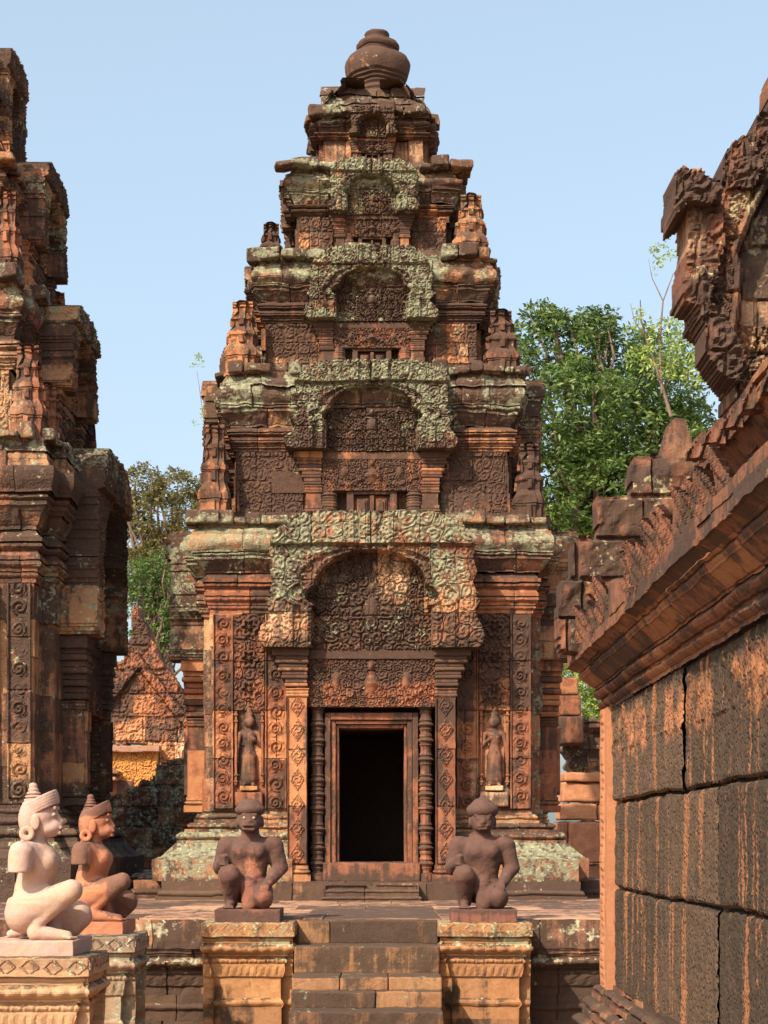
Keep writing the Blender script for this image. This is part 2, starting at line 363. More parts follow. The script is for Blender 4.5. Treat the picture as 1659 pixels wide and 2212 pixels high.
M_figr = stone('red_statue_stone', (.42, .165, .085), (.38, .15, .075), darkc=(.085, .05, .038), dark=-.03, green=-.3, bump=.3, fine=1.6)
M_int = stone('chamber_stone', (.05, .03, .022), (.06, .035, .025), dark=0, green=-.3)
M_dev = stone('relief_stone', (.23, .105, .06), (.18, .085, .055), pale=(.50, .25, .11), dark=.07, green=-.3, bump=.2)

def ground_mat():
    m = bpy.data.materials.new('dry_earth'); m.use_nodes = True; nt = m.node_tree; b = nt.nodes['Principled BSDF']; b.inputs['Roughness'].default_value = 1
    n = N(nt, 'ShaderNodeTexNoise'); n.inputs['Scale'].default_value = .9; n.inputs['Detail'].default_value = 10; r = N(nt, 'ShaderNodeValToRGB')
    r.color_ramp.elements[0].color = (.20, .11, .06, 1); r.color_ramp.elements[0].position = .35; r.color_ramp.elements[1].color = (.36, .23, .13, 1); r.color_ramp.elements[1].position = .65
    tc = N(nt, 'ShaderNodeTexCoord'); nt.links.new(tc.outputs['Object'], n.inputs[0]); nt.links.new(n.outputs[0], r.inputs[0]); nt.links.new(r.outputs[0], b.inputs['Base Color']); return m
def leaf_mat(name, cols, trans=.35):
    m = bpy.data.materials.new(name); m.use_nodes = True; nt = m.node_tree; b = nt.nodes['Principled BSDF']; b.inputs['Roughness'].default_value = .45; b.inputs['Specular IOR Level'].default_value = .4
    a = N(nt, 'ShaderNodeAttribute', attribute_name='tint'); r = N(nt, 'ShaderNodeValToRGB'); e = r.color_ramp.elements
    e[0].color = cols[0]+(1,); e[1].color = cols[-1]+(1,)
    for i, c in enumerate(cols[1:-1]): q = e.new((i+1)/(len(cols)-1)); q.color = c+(1,)
    nt.links.new(a.outputs['Fac'], r.inputs[0]); nt.links.new(r.outputs[0], b.inputs['Base Color'])
    t = N(nt, 'ShaderNodeBsdfTranslucent'); nt.links.new(r.outputs[0], t.inputs[0]); mx = N(nt, 'ShaderNodeMixShader'); mx.inputs[0].default_value = trans
    nt.links.new(b.outputs[0], mx.inputs[1]); nt.links.new(t.outputs[0], mx.inputs[2]); nt.links.new(mx.outputs[0], nt.nodes['Material Output'].inputs[0]); return m
def patches(lst, D, blur=14):
    """stains and lichen patches measured on the facade: (x0, x1, y0, y1, channel, strength) in photo pixels at distance D -> world X, Z"""
    Df = D if callable(D) else (lambda y: D)
    P = [(wx(a, Df((c+d)/2)), wx(b, Df((c+d)/2)), wz(d, Df(d)), wz(c, Df(c)), 'gdp'.index(ch), v*(.9 if ch == 'g' else 1)) for a, b, c, d, ch, v in lst]; bl = blur*Df(1500)/F
    def f(V):
        S = np.zeros((len(V), 3)); x, z = V[:, 0]+vnoise(V*4, 3)*bl, V[:, 2]+vnoise(V*4, 4)*bl
        for x0, x1, z0, z1, c, v in P:
            k = sstep(x0-bl, x0+bl, x)*(1-sstep(x1-bl, x1+bl, x))*sstep(z0-bl, z0+bl, z)*(1-sstep(z1-bl, z1+bl, z))*v
            S[:, c] = np.where(abs(k) > abs(S[:, c]), k, S[:, c])
        return S
    return f
# ------------------------------------------------------------------ towers
def mini_tower(mb, cx, cy, z, w, h, M=None, seg=.03):
    """antefix: a little four-stage model of the tower"""
    k = h; ww = w/2
    zs = [0, .30, .40, .58, .66, .80, .87, .96]; ws = [1, 1, .82, .82, .62, .62, .42, .36]
    P = Prof(z)
    P.f(ww*.10, .04*k).f(0, .02*k)
    cur = 0
    for i in range(0, 7, 2):
        a = ww*(ws[i]-1); hh = (zs[i+1]-zs[i])*k
        P.f(a, hh*.55, 2).t(a, hh*.14, .03*w).f(a+.10*ww, hh*.22).f(a+.03*ww, hh*.09)
        P.z = z+.06*k+(zs[min(i+2, 7)])*k*.94
    P.t(ww*(.3-1), .06*k, .03).cap(ww*.28)
    pl = [(cx+x, cy+y) for x, y in redent(ww*.86, ww*.42, ww*.16)]
    sweep(mb, pl, P, seg=seg, blk=(.5, 1), ch=9, M=M, dr=0, joint=0)
    # little niches on the faces
    for i in range(0, 5, 2):
        a = ww*(ws[i])*.98; zz = z+(.06+zs[i]*.94)*k; hh = (zs[i+1]-zs[i])*k
        for dx, dy in ((0, -1), (1, 0), (-1, 0)):
            rbox(mb, (cx+dx*a*1.02, cy+dy*a*1.02, zz+hh*.34), (ww*.30 if dy else .05, ww*.30 if dx else .05, hh*.6), .008, .05, M)
def pediment(mb, M, hw, z0, z1, y, th, cell, carve=.035, res=.014, seed=1, ragged=.02, arch=.62, big=False):
    H = z1-z0
    def outline(X, Z):
        v = (Z-z0)/H; u = np.abs(X)/hw
        e = np.where(v < .36, 1.0+.05*np.sin(v*18), np.where(v < .62, .97-.05*sstep(.36, .44, v), .92*np.sqrt(np.clip(1-np.clip((v-.6)/.44, 0, 1)**4, 0, 1))))
        lf = np.abs(np.sin((np.arctan2(v-.3, X/hw))*17))*.05
        nn = fbm2(X, Z, 9, seed, 3)*ragged*2+np.round(fbm2(X, Z, 3.3, seed+5, 1)*3)*ragged*.5
        return u < e+lf*.6*(v > .4)+nn/hw*.6
    def inner(X, Z):
        v = (Z-z0)/H; u = np.abs(X)/hw
        lob = np.where(v < .30, .56, np.where(v < .46, .50+.12*np.sin((v-.30)/.16*PI), .50*np.sqrt(np.clip(1-np.clip((v-.46)/.26, 0, 1)**2, 0, 1))))
        return u-lob
    def hf(X, Z):
        v = (Z-z0)/H; d = inner(X, Z)*hw; S = scrolls(X, Z, cell, seed)
        Sm = scrolls(np.abs(X)+.013, Z, cell*.82, seed+7)
        stem = np.clip(1-np.abs(np.abs(X)-.13*hw*(1+.9*np.sin(v*9)))/(.022*hw+.006), 0, 1)*.025
        fig = np.maximum(np.clip(1-(np.hypot(X/(.085*hw), (v-.30)/.12))**2, 0, 1), np.clip(1-(np.hypot(X/(.05*hw), (v-.45)/.05))**2, 0, 1))*.06
        tym = np.maximum(Sm*carve*1.25, np.maximum(stem, fig))-.03-.03*hw; rim = np.clip(1-np.abs(d-.03*hw-.012)/(.045*hw+.01), 0, 1)*.03
        band = .03+.08*hw+S*carve*min(.8, .3+hw)+.025*sstep(.05, .2, d/hw)
        h = np.where(d < 0, tym, band)+rim
        h = h+.05*hw*(v > .76)*(d > 0)
        bead = (np.abs(d-.19*hw) < .02)*.02
        return h+bead
    slab(mb, -hw*1.12, hw*1.12, z0, z1, y, hf, outline, res, th, M, bh=H/4.02, bw=hw*.5)
def bracket(mb, M, x, yc, z0, z1, w0, w1, d, sgn, seg=.03):
    """capital flaring outwards: stack of mouldings, one side steeper"""
    n = 5; zz = z0
    for i in range(n):
        t = (i+.7)/n; h = (z1-z0)/n; ww = w0+(w1-w0)*t**.9; cx = x+sgn*(ww-w0)*.42
        if i == n-1: rbox(mb, (cx, yc-d*.02, zz+h*.5), (ww, d*(1+.16*t), h), .008, .06, M)
        else:
            rbox(mb, (cx, yc-d*.02, zz+h*.30), (ww, d*(1+.16*t), h*.5), .018, .06, M); rbox(mb, (cx, yc, zz+h*.8), (ww*.93, d*(1+.1*t), h*.45), .006, .08, M)
        zz += h
def colonette(mb, M, x, y, r, z0, z1):
    rings = []; H = z1-z0; n = 60; pr = []
    cent = [.0, .10, .19, .30, .42, .50, .58, .70, .81, .90, 1.0]
    for i in range(n*2+1):
        t = i/(2*n); b = .80
        for c in cent:
            dd = abs(t-c)*H; b += .42*math.exp(-(dd/.016)**2); b += .22*math.exp(-((dd-.042)/.009)**2)
        if t < .05: b = 1.25
        pr.append((r*b, z0+H*t))
    lathe(mb, pr, x, y, 12, M, t=.4)
def false_door(root, M, b, z0, z1, y, mat, st):
    mb = MB(); H = z1-z0
    for s in (-1, 1): rbox(mb, (s*b*.50, y-.02, z0+H/2), (b*.16, .08, H), .006, .1, M, .3)
    rbox(mb, (0, y-.02, z1-H*.06), (b*.84, .078, H*.12), .006, .1, M, .3)
    rbox(mb, (0, y+.02, z0+H*.44), (b*.86, .05, H*.86), .006, .1, M, .5)
    for s in (-1, 1):
        for k, (ww, yy) in enumerate(((.27, 0), (.19, -.015), (.11, -.03))): rbox(mb, (s*b*.21, y-.012+yy, z0+H*.44), (b*ww, .03, H*(.66-.12*k)), .004, .1, M, .5)
    rbox(mb, (0, y-.03, z0+H*.44), (b*.10, .05, H*.8), .006, .1, M, .6)
    mb.build('false_door', mat, root, jit=(.002, 20), stain=st)
def porch(root, M, mats, st, b, p, zb, zl0, zl1, zc, zp1, hw, cell, door='false', zs=None, seed=1, res=.014, zlint=None):
    """M: local frame at the wall plane, outward = -Y.  b half width of the pilasters, p projection, zb bottom, zl0..zl1 bracket zone, zc bottom of the pediment, zp1 its top, hw its half width"""
    mB, mC, mP = mats; pw = b*.235
    for s in (-1, 1):
        mb = MB(); x = s*(b-pw/2)
        sweep(mb, rect(pw/2, p/2+.02, x, -p/2+.02), Prof(zb).f(.03, .06*(b/.73)).t(.0, .05*(b/.73), .025).f(.01, .03).f(0, (zl0-zb)-.20*(b/.73)-.03, 3).t(0, .04*(b/.73), .015).f(.01, .02).t(0, .03*(b/.73), .015), seg=.05, blk=(.4, .6), M=M, ch=.4)
        if b > .6:
            slab(mb, x-pw/2+.004, x+pw/2-.004, zb+.16, zl0-.1, -p-.012, lambda X, Z: lozenge(X, Z, x-pw/2, x+pw/2)*.022, None, .010, .01, M, bh=.5, bw=1, back=False)
        po = mb.build('pilaster', mC, root, jit=(.003, 16), stain=st)
        mb = MB(); bracket(mb, M, x, -p/2, zl0, zc, pw*1.05, pw*1.9, p*1.12, s); mb.build('capital', mC, po, jit=(.003, 16), stain=st)
    # lintel and architrave
    mb = MB(); hl = zl1-zl0; i = b-pw
    def lint(X, Z):
        v = (Z-zt)/max(zc-.03-zt, .01); g = scrolls(np.abs(X)+.02, Z, cell*.62, seed+3)*.03; g = np.maximum(g, np.maximum(np.clip(1-(np.hypot(X/(.07*i/.56), (v-.42)/.26))**2, 0, 1), np.clip(1-(np.hypot(X/(.04*i/.56), (v-.76)/.12))**2, 0, 1))*.05); g = np.maximum(g, np.clip(1-(np.hypot((np.abs(X)-.55*i)/(.05*i/.56), (v-.5)/.2))**2, 0, 1)*.04)
        sw = np.clip(1-np.abs(v-.30-.14*np.cos(X/i*PI*2.0))*11, 0, 1)*.018
        fr = (v > .9)*.02+(v < .05)*.012
        return g+sw+fr
    zt = zl0-(zc-zl0)*.15 if zlint is None else zlint
    slab(mb, -i-.01, i+.01, zt, zc-.09*(b/.73), -p*.8, lint, None, min(res, .011), p*.5, M, bh=0)
    rbox(mb, (0, -p*.45, zc-.045*(b/.73)), (2*i+.02, p*.9, .085*(b/.73)), .006, .07, M)
    lo = mb.build('lintel', mC, root, jit=(.002, 20), stain=st)
    # colonettes
    for s in (-1, 1):
        mb = MB(); colonette(mb, M, s*(b-pw-.115*b), -p*.62, .082*b, zb, zt); mb.build('colonette', mC, root, jit=(.001, 20), stain=st, smooth=False)
    if door == 'false': false_door(root, M, (b-pw)*.86, zb, zt, -p*.35, mC, st)
    mb = MB(); pediment(mb, M, hw, zc, zp1, -p*.9-.04, p*.9+.06, cell, seed=seed, res=res); 
    o = mb.build('pediment', mP, root, jit=(.002, 16), big=.010, stain=st)
    return o
def cornice_prof(z0, z1, o1, s=1.0):
    h = z1-z0; per = .075*s
    P = Prof(z0).f(.25*o1, .05*h).c(.3*o1, .72*o1, .20*h, 4, .012, per).f(.80*o1, .05*h).t(.72*o1, .09*h, .03*s, .012, per).f(.93*o1, .03*h)
    P.t(.90*o1, .34*h, .035*s, .008, .16*s, 7).f(.92*o1, .05*h).c(.86*o1, .62*o1, .10*h, 3, .014, .11*s).f(.58*o1, .09*h).cap(o1*1.6+.25)
    return P
def capital_prof(z0, z1, s=1.0):
    h = z1-z0; per = .06*s
    return Prof(z0).f(.012, .08*h).t(.012, .13*h, .02*s, .008, per).f(.03*s, .06*h).t(.03*s, .16*h, .03*s, .012, per).f(.055*s, .08*h).c(.05*s, .03*s, .10*h).t(.035*s, .16*h, .035*s, .014, per).f(.075*s, .08*h).c(.06*s, .02, .15*h).cap(.05)
def antefix(root, name, M, cx, cy, z, w, h, mat, st):
    mb = MB(); mini_tower(mb, cx, cy, z, w, h, M); return mb.build(name, mat, root, jit=(.008, 15), big=.01, stain=st)

def plan_side(w, bay, p):
    return [(-w, -w), (w, -w), (w, -bay), (w+p, -bay), (w+p, bay), (w, bay), (w, w), (-w, w), (-w, bay), (-w-p, bay), (-w-p, -bay), (-w, -bay)]
def tower(root, cx, cy, tiers, mats, st, s=1.0, front0='door', sides=(1, -1), finial=None, seed=1, pl_=(.29, .19, .05, .015, .01)):
    """tiers: (half width, z wall bottom, z wall top, z capital top, z cornice top, cornice projection, side pediment height)"""
    mW, mCarv, mCorn, mAnte = mats; T0 = trs(cx, cy)
    for k, (w, zb, zw, zk, zt, oc, pj) in enumerate(tiers):
        b = (.505 if k == 0 else .48)*w; bay = .8*w; pr = (.10 if k == 0 else .05)*s
        plan = plan_side(w, bay, pr)
        if k == 0: # open in front for the door passage
            q = plan_side(w, bay, pr); plan = [(b*.9, -w)]+q[1:]+[(-w, -w), (-b*.9, -w)] if front0 == 'door' else q
        cl = k > 0 or front0 != 'door'
        mb = MB(); sweep(mb, plan, Prof(zb).f(0, zw-zb, 6), M=T0, closed=cl, seg=.05, dr=.007 if k == 0 else .014)
        mb.build('wall', mW, root, jit=(.004, 14), stain=st)
        mb = MB(); full = plan_side(w, bay, pr)
        sweep(mb, full, capital_prof(zw, zk, s), M=T0, seg=.022*max(1, s), dr=.004); mb.build('capital_moulding', mCarv, root, jit=(.004, 15), stain=st)
        mb = MB(); sweep(mb, full, cornice_prof(zk, zt, oc, s), M=T0, seg=.026, dr=.012 if k == 0 else .022, ch=.2, blk=(.2, .42))
        # worn crest blocks on the cornice
        for side in range(4):
            R = T0@Matrix.Rotation(side*PI/2, 4, 'Z'); x = -w-oc*.4
            while x < w+oc*.4:
                bw = random.uniform(.08, .26); hh = random.uniform(.03, .13)*s
                if random.random() < .75: rbox(mb, (x+bw/2, -w-oc*.25+random.uniform(-.03, .03), zt+hh/2-.02), (bw*.95, .30*s, hh), .02, .05, R)
                x += bw
        mb.build('cornice', mCorn, root, jit=(.009 if k == 0 else .014, 12), big=.010 if k == 0 else .018, stain=st)
        # base course of the tier above the lower cornice
        if k:
            mb = MB(); sweep(mb, full, Prof(tiers[k-1][4]-.02).f(.10*s, (zb-tiers[k-1][4])*.5+.02).t(.05*s, (zb-tiers[k-1][4])*.35, .02).f(.02, (zb-tiers[k-1][4])*.3), M=T0, seg=.05); mb.build('base_course', mCorn, root, jit=(.006, 13), stain=st)
        # false doors and pediments on the faces
        for side in ((0,) if (k or front0 == 'false') else ())+tuple(1 if q > 0 else 3 for q in sides):
            R = T0@Matrix.Rotation(side*PI/2, 4, 'Z')@Matrix.Translation((0, -w, 0))
            H = zt-zb
            if k == 0: p = pl_[0]*s; zl0, zc, zp1 = zb+(zw-zb)*.50, zb+(zw-zb)*.80, zt+pj; zbb = zb
            else: p = .09*s+.03*w if side == 0 else pl_[k]*s; zl0, zc, zp1 = zb+(zw-zb)*.42, zb+(zw-zb)*.96, zt+pj*(1 if side else .35); zbb = zb-.06
            if k == len(tiers)-1: b_, hw = .40*w, .48*w
            else: b_, hw = b, (.62 if k == 0 else .585)*w
            porch(root, R, (mW, mCarv, mCorn), st, b_, p, zbb, zl0, zl0, zc, zp1, hw, (.13 if k == 0 else .085)*s, seed=seed*10+k*4+side, res=.010 if side == 0 else .013)
        if k in (1, 2, 3):
            for sg in (-1, 1):
                xa, xb_ = (b+.03, w-.02) if sg > 0 else (-w+.02, -b-.03)
                mb = MB(); slab(mb, xa, xb_, zb+.02, zw-.01, -.004, lambda X, Z: scrolls(X, Z, .10*s, 61+k)*.022+.008*(np.abs(Z-(zb+zw)/2) > (zw-zb)*.42), None, .010, .02, T0@Matrix.Translation((0, -w, 0)), bh=(zw-zb)/2.03, bw=.3, back=False); mb.build('foliage_panel', mCarv, root, jit=(.003, 18), stain=st)
        # antefixes on the corners of the cornice
        if k < len(tiers)-1:
            w2 = tiers[k+1][0]; hz = (tiers[k+1][2]-zt)*1.05+.12*s; aw = max(.20*s, (w+oc*.6-w2)*.85)
            for sx_, sy_ in ((-1, -1), (1, -1), (1, 1), (-1, 1)):
                d = w+oc*.45-aw*.42
                hh = hz*random.uniform(.85, 1.1)
                if (k, sx_, sy_) in SKIP: continue
                antefix(root, 'antefix', T0, sx_*d, sy_*d, zt-.02, aw, hh, mAnte, st)
            if k < 3:
                for sx_ in (-1, 1):
                    antefix(root, 'antefix', T0, sx_*(w+oc*.3-aw*.2), -.5*w, zt-.02, aw*.8, hz*.8, mAnte, st)
SKIP = set()
# ------------------------------------------------------------------ signed-distance modelling for the carved figures
class SDF:
    def __init__(s): s.p = []
    def cap(s, a, b, ra, rb=None, k=.02): s.p.append(('c', np.array(a, float), np.array(b, float), ra, ra if rb is None else rb, k)); return s
    def ell(s, c, r, k=.02, sub=False, rx=0, rz=0): s.p.append(('e', np.array(c, float), np.array(r, float), sub, (rx, rz), k)); return s
    def box(s, c, h, r=.01, k=.01): s.p.append(('b', np.array(c, float), np.array(h, float), r, 0, k)); return s
    def cut(s, axis, val, side): s.p.append(('x', axis, val, side, 0, 0)); return s
    def sub(s, other, k=.01): s.p.append(('s', other, 0, 0, 0, k)); return s
    def plane(s, n, v): s.p.append(('p', np.array(n, float), v, 0, 0, 0)); return s
    def __call__(s, P):
        d = np.full(P.shape[:-1], 1e3)
        for p in s.p:
            if p[0] == 'c':
                _, a, b, ra, rb, k = p; ba = b-a; t = np.clip(((P-a)@ba)/max(ba@ba, 1e-9), 0, 1); e = np.linalg.norm(P-a-t[..., None]*ba, axis=-1)-(ra+(rb-ra)*t)
            elif p[0] == 'e':
                _, c, r, sub, (rx, rz), k = p; q = P-c
                if rx: ca, sa = math.cos(rx), math.sin(rx); q = np.stack([q[..., 0], ca*q[..., 1]+sa*q[..., 2], -sa*q[..., 1]+ca*q[..., 2]], -1)
                if rz: ca, sa = math.cos(rz), math.sin(rz); q = np.stack([ca*q[..., 0]+sa*q[..., 2], q[..., 1], -sa*q[..., 0]+ca*q[..., 2]], -1)
                k0 = np.linalg.norm(q/r, axis=-1); k1 = np.linalg.norm(q/(r*r), axis=-1); e = k0*(k0-1)/np.maximum(k1, 1e-9)
                if sub:
                    h = np.clip(.5-.5*(e+d)/k, 0, 1); d = d*(1-h)+(-e)*h+k*h*(1-h); continue
            elif p[0] == 's': e = p[1](P); k = p[5]
            elif p[0] == 'p': d = np.maximum(d, P@p[1]-p[2]); continue
            elif p[0] == 'b':
                _, c, hh, r, _, k = p; q = np.abs(P-c)-(hh-r); e = np.linalg.norm(np.maximum(q, 0), axis=-1)+np.minimum(q.max(-1), 0)-r
            else:
                _, ax, v, side, _, _ = p; e = (P[..., ax]-v)*side; d = np.maximum(d, e); continue
            h = np.clip(.5+.5*(d-e)/k, 0, 1); d = e*h+d*(1-h)-k*h*(1-h)
        return d
def surface_net(f, lo, hi, h):
    ax = [np.arange(lo[i], hi[i]+h, h) for i in range(3)]; G = np.stack(np.meshgrid(*ax, indexing='ij'), -1); Fv = f(G); s = Fv < 0; n = np.array(Fv.shape)
    acc = np.zeros(tuple(n-1)+(3,)); cnt = np.zeros(tuple(n-1)); quads = []
    cid = -np.ones(tuple(n-1), int)
    edges = []
    for a in range(3):
        A = [slice(None)]*3; Bq = [slice(None)]*3; A[a] = slice(0, -1); Bq[a] = slice(1, None)
        s0, s1 = s[tuple(A)], s[tuple(Bq)]; idx = np.argwhere(s0 != s1)
        if not len(idx): continue
        f0 = Fv[tuple(A)][tuple(idx.T)]; f1 = Fv[tuple(Bq)][tuple(idx.T)]; t = f0/(f0-f1); pos = G[tuple(idx.T)].copy(); pos[:, a] += t*h
        b, c = (a+1) % 3, (a+2) % 3; ok = (idx[:, b] > 0) & (idx[:, c] > 0) & (idx[:, b] < n[b]-1) & (idx[:, c] < n[c]-1); idx, pos = idx[ok], pos[ok]; neg = s0[tuple(idx.T)]
        cells = []
        for db, dc in ((-1, -1), (0, -1), (0, 0), (-1, 0)):
            q = idx.copy(); q[:, b] += db; q[:, c] += dc; np.add.at(acc, tuple(q.T), pos); np.add.at(cnt, tuple(q.T), 1); cells.append(q)
        edges.append((cells, neg))
    m = cnt > 0; cid[m] = np.arange(m.sum()); V = acc[m]/cnt[m][:, None]
    for cells, neg in edges:
        q = np.stack([cid[tuple(c.T)] for c in cells], 1); q[~neg] = q[~neg][:, ::-1]; quads.append(q)
    return V, np.concatenate(quads)

def ape_guardian(kind):
    """the two restored figures: upright torso, right knee raised, arms broken off above the elbow"""
    b = SDF()
    b.ell((0, .075, .115), (.108, .080, .090), .03).ell((0, .045, .22), (.090, .082, .10), .04).ell((0, .008, .355), (.128, .084, .110), .045)
    b.cap((0, .055, .17), (0, .030, .34), .086, .080, .03)
    for s in (-1, 1): b.ell((s*.052, -.040, .372), (.056, .040, .046), .025)
    b.cap((0, .050, .43), (0, .035, .52), .062, .056, .03).cap((-.115, .05, .418), (.115, .05, .418), .050, .050, .045)
    for s in (-1, 1):
        cutz = .322 if kind == 'pink' else .335
        a = SDF().cap((s*.150, .072, .412), (s*.168, .082, .28), .060, .054, .02).cut(2, cutz, -1); b.sub(a, .010)
    b.ell((0, .072, .188), (.112, .090, .012), .004)
    b.cap((-.070, .080, .120), (-.115, -.160, .236), .088, .052, .04).cap((-.117, -.150, .226), (-.112, -.005, .085), .048, .029, .012)
    b.cap((-.112, -.005, .085), (-.110, .018, .036), .029, .031, .012).cap((-.110, .010, .034), (-.115, -.140, .018), .040, .024, .012)
    for i, dx in enumerate((.020, .008, -.003, -.013, -.022)): b.cap((-.115+dx, -.130, .015), (-.115+dx*1.1, -.180+.006*i, .010), .0095, .0075, .003)
    b.cap((.070, .070, .120), (.102, -.150, .108), .088, .072, .03).cap((.10, -.12, .060), (.08, .10, .045), .058, .040, .02).cap((.08, .10, .04), (.07, .17, .018), .03, .02, .01)
    b.cap((.0, -.02, .12), (0, -.05, .03), .045, .05, .03)
    h = SDF(); h.ell((0, .018, .592), (.078, .090, .090), .01).ell((0, -.026, .530), (.062, .058, .044), .02).ell((0, -.060, .540), (.047, .036, .036), .02)
    h.cap((0, -.066, .604), (0, -.088, .562), .010, .015, .012).cap((-.042, -.064, .630), (.042, -.064, .630), .011, .011, .010)
    for s in (-1, 1):
        h.ell((s*.036, -.062, .598), (.018, .010, .011), .004).ell((s*.080, .022, .560), (.010, .024, .040), .006).ell((s*.009, -.103, .556), (.005, .006, .004), .002, True)
    h.cap((-.024, -.090, .534), (.024, -.090, .534), .0095, .0095, .005).cap((-.024, -.084, .510), (.024, -.084, .510), .0105, .0105, .005).ell((0, -.098, .5225), (.028, .022, .0065), .002, True)
    b.p += h.p
    hair = SDF(); hair.ell((0, .048, .575), (.086, .068, .106), .01)
    u = (0, .47, .883)
    band = SDF().ell((0, .004, .655), (.088, .084, .12), .01).plane(u, .606).plane((0, -.47, -.883), -.540); hair.sub(band, .004).ell((0, .02, .640), (.070, .066, .030), .006)
    for i in range(5): hair.ell((0, .040+.001*i, .652+.0165*i), (.058-.0078*i, .058-.0078*i, .0105), .0010)
    hair.ell((0, .045, .735), (.021, .021, .020), .002)
    return b, hair
def guardian(kind):
    """kneeling temple guardian: body looking to -Y, right knee raised, seat on z = 0"""
    if kind in ('pink', 'red'): return ape_guardian(kind)
    b = SDF()
    b.ell((0, .05, .115), (.108, .082, .078), .03).ell((0, .028, .22), (.106, .088, .125), .04).ell((0, .012, .345), (.128, .094, .118), .05)
    b.ell((-.05, -.055, .370), (.055, .042, .045), .03).ell((.05, -.055, .370), (.055, .042, .045), .03)
    b.cap((-.115, .025, .412), (.115, .025, .412), .050, .050, .05).cap((0, .03, .42), (0, .005, .52), .058, .056, .03)
    # raised right leg (viewer's left)
    b.cap((-.06, .05, .115), (-.125, -.125, .215), .076, .064, .04).cap((-.125, -.135, .215), (-.118, -.06, .06), .070, .046, .02)
    b.cap((-.118, -.05, .03), (-.122, -.16, .014), .034, .022, .02)
    for i, (dx, ln) in enumerate(((.022, .036), (.008, .032), (-.005, .028), (-.017, .024), (-.028, .018))): b.cap((-.122+dx, -.15, .013), (-.122+dx*1.25, -.165-ln, .010), .0095, .008, .004)
    # folded left leg (viewer's right), knee on the plinth
    b.cap((.06, .06, .11), (.095, -.145, .078), .085, .064, .03).cap((.10, -.13, .055), (.08, .12, .04), .055, .035, .02).cap((.075, .10, .04), (.07, .16, .02), .03, .025, .02)
    b.ell((0, .028, .170), (.112, .104, .014), .004)
    # loincloth hanging between the legs
    b.cap((.0, -.075, .15), (0, -.095, .02), .046, .05, .035).cap((-.09, -.01, .165), (.09, -.01, .165), .022, .022, .02)
    broken = kind in ('pink', 'red')
    for s in (-1, 1):
        if broken and s < 0:
            b.cap((s*.155, .045, .410), (s*.172, .062, .345), .062, .060, .012).cap((s*.172, .062, .345), (s*.172, .062, .30), .058, .050, .006)
        elif broken: b.cap((s*.15, .03, .41), (s*.168, .03, .33), .062, .055, .025)
    if not broken:
        b.cap((-.152, .03, .405), (-.192, .03, .27), .064, .052, .025).cap((-.192, .025, .265), (-.165, -.11, .30), .048, .034, .015)
        b.cap((.152, .03, .405), (.192, .03, .265), .064, .052, .025).cap((.192, .025, .26), (.125, -.10, .165), .050, .034, .015)
        # fist on the raised knee, four fingers and a thumb
        b.ell((-.16, -.125, .315), (.030, .030, .032), .01)
        for i in range(4):
            z = .338-.016*i; b.cap((-.178, -.140, z), (-.150, -.162+.002*i, z+.001), .0098, .009, .003).cap((-.150, -.162+.002*i, z+.001), (-.130, -.148, z-.002), .009, .0075, .003)
        b.cap((-.165, -.12, .345), (-.138, -.145, .350), .010, .008, .004)
        # open hand laid on the thigh
        b.ell((.112, -.118, .160), (.030, .034, .018), .01)
        for i, (dx, ln) in enumerate(((-.022, .034), (-.008, .042), (.006, .040), (.019, .032))): b.cap((.112+dx, -.135, .160), (.108+dx*1.1, -.150-ln*.6, .148), .0092, .0085, .003).cap((.108+dx*1.1, -.150-ln*.6, .148), (.106+dx*1.1, -.157-ln*.7, .128), .0085, .007, .003)
        b.cap((.088, -.115, .162), (.070, -.140, .150), .0095, .008, .004)
    h = SDF()
    hc = .575
    h.ell((0, -.004, hc), (.078, .092, .086), .01).cap((0, .02, .50), (0, .01, .56), .045, .05, .02)
    if kind == 'lion' or broken:
        # ape-like muzzle, full round eyes
        h.ell((0, -.078, hc-.040), (.054, .046, .038), .03).ell((0, -.114, hc-.012), (.022, .014, .013), .012)
        h.cap((-.040, -.076, hc+.034), (.040, -.076, hc+.034), .013, .013, .012)
        for s in (-1, 1):
            h.ell((s*.030, -.084, hc+.012), (.0150, .011, .0125), .003).ell((s*.080, .01, hc-.012), (.012, .022, .036), .008).ell((s*.045, -.04, hc-.02), (.026, .026, .026), .02)
            h.ell((s*.010, -.126, hc-.014), (.005, .007, .005), .002, True)
        h.cap((-.030, -.108, hc-.062), (.030, -.108, hc-.062), .011, .011, .006).cap((-.030, -.113, hc-.036), (.030, -.113, hc-.036), .010, .010, .006).ell((0, -.125, hc-.049), (.040, .024, .0070), .003, True)
    else:
        h.ell((0, -.058, hc-.035), (.050, .038, .042), .03).cap((0, -.082, hc+.022), (0, -.098, hc-.018), .010, .016, .010)
        h.cap((-.046, -.076, hc+.030), (.046, -.076, hc+.030), .011, .011, .012)
        for s in (-1, 1): h.ell((s*.031, -.084, hc+.010), (.016, .010, .008), .004).ell((s*.080, .01, hc-.014), (.010, .018, .040), .006)
        h.cap((-.028, -.094, hc-.040), (.028, -.094, hc-.040), .009, .009, .004).cap((-.022, -.091, hc-.057), (.022, -.091, hc-.057), .010, .010, .005).ell((0, -.104, hc-.048), (.032, .010, .003), .003, True)
    full = SDF(); full.p = b.p+h.p
    hair = SDF()
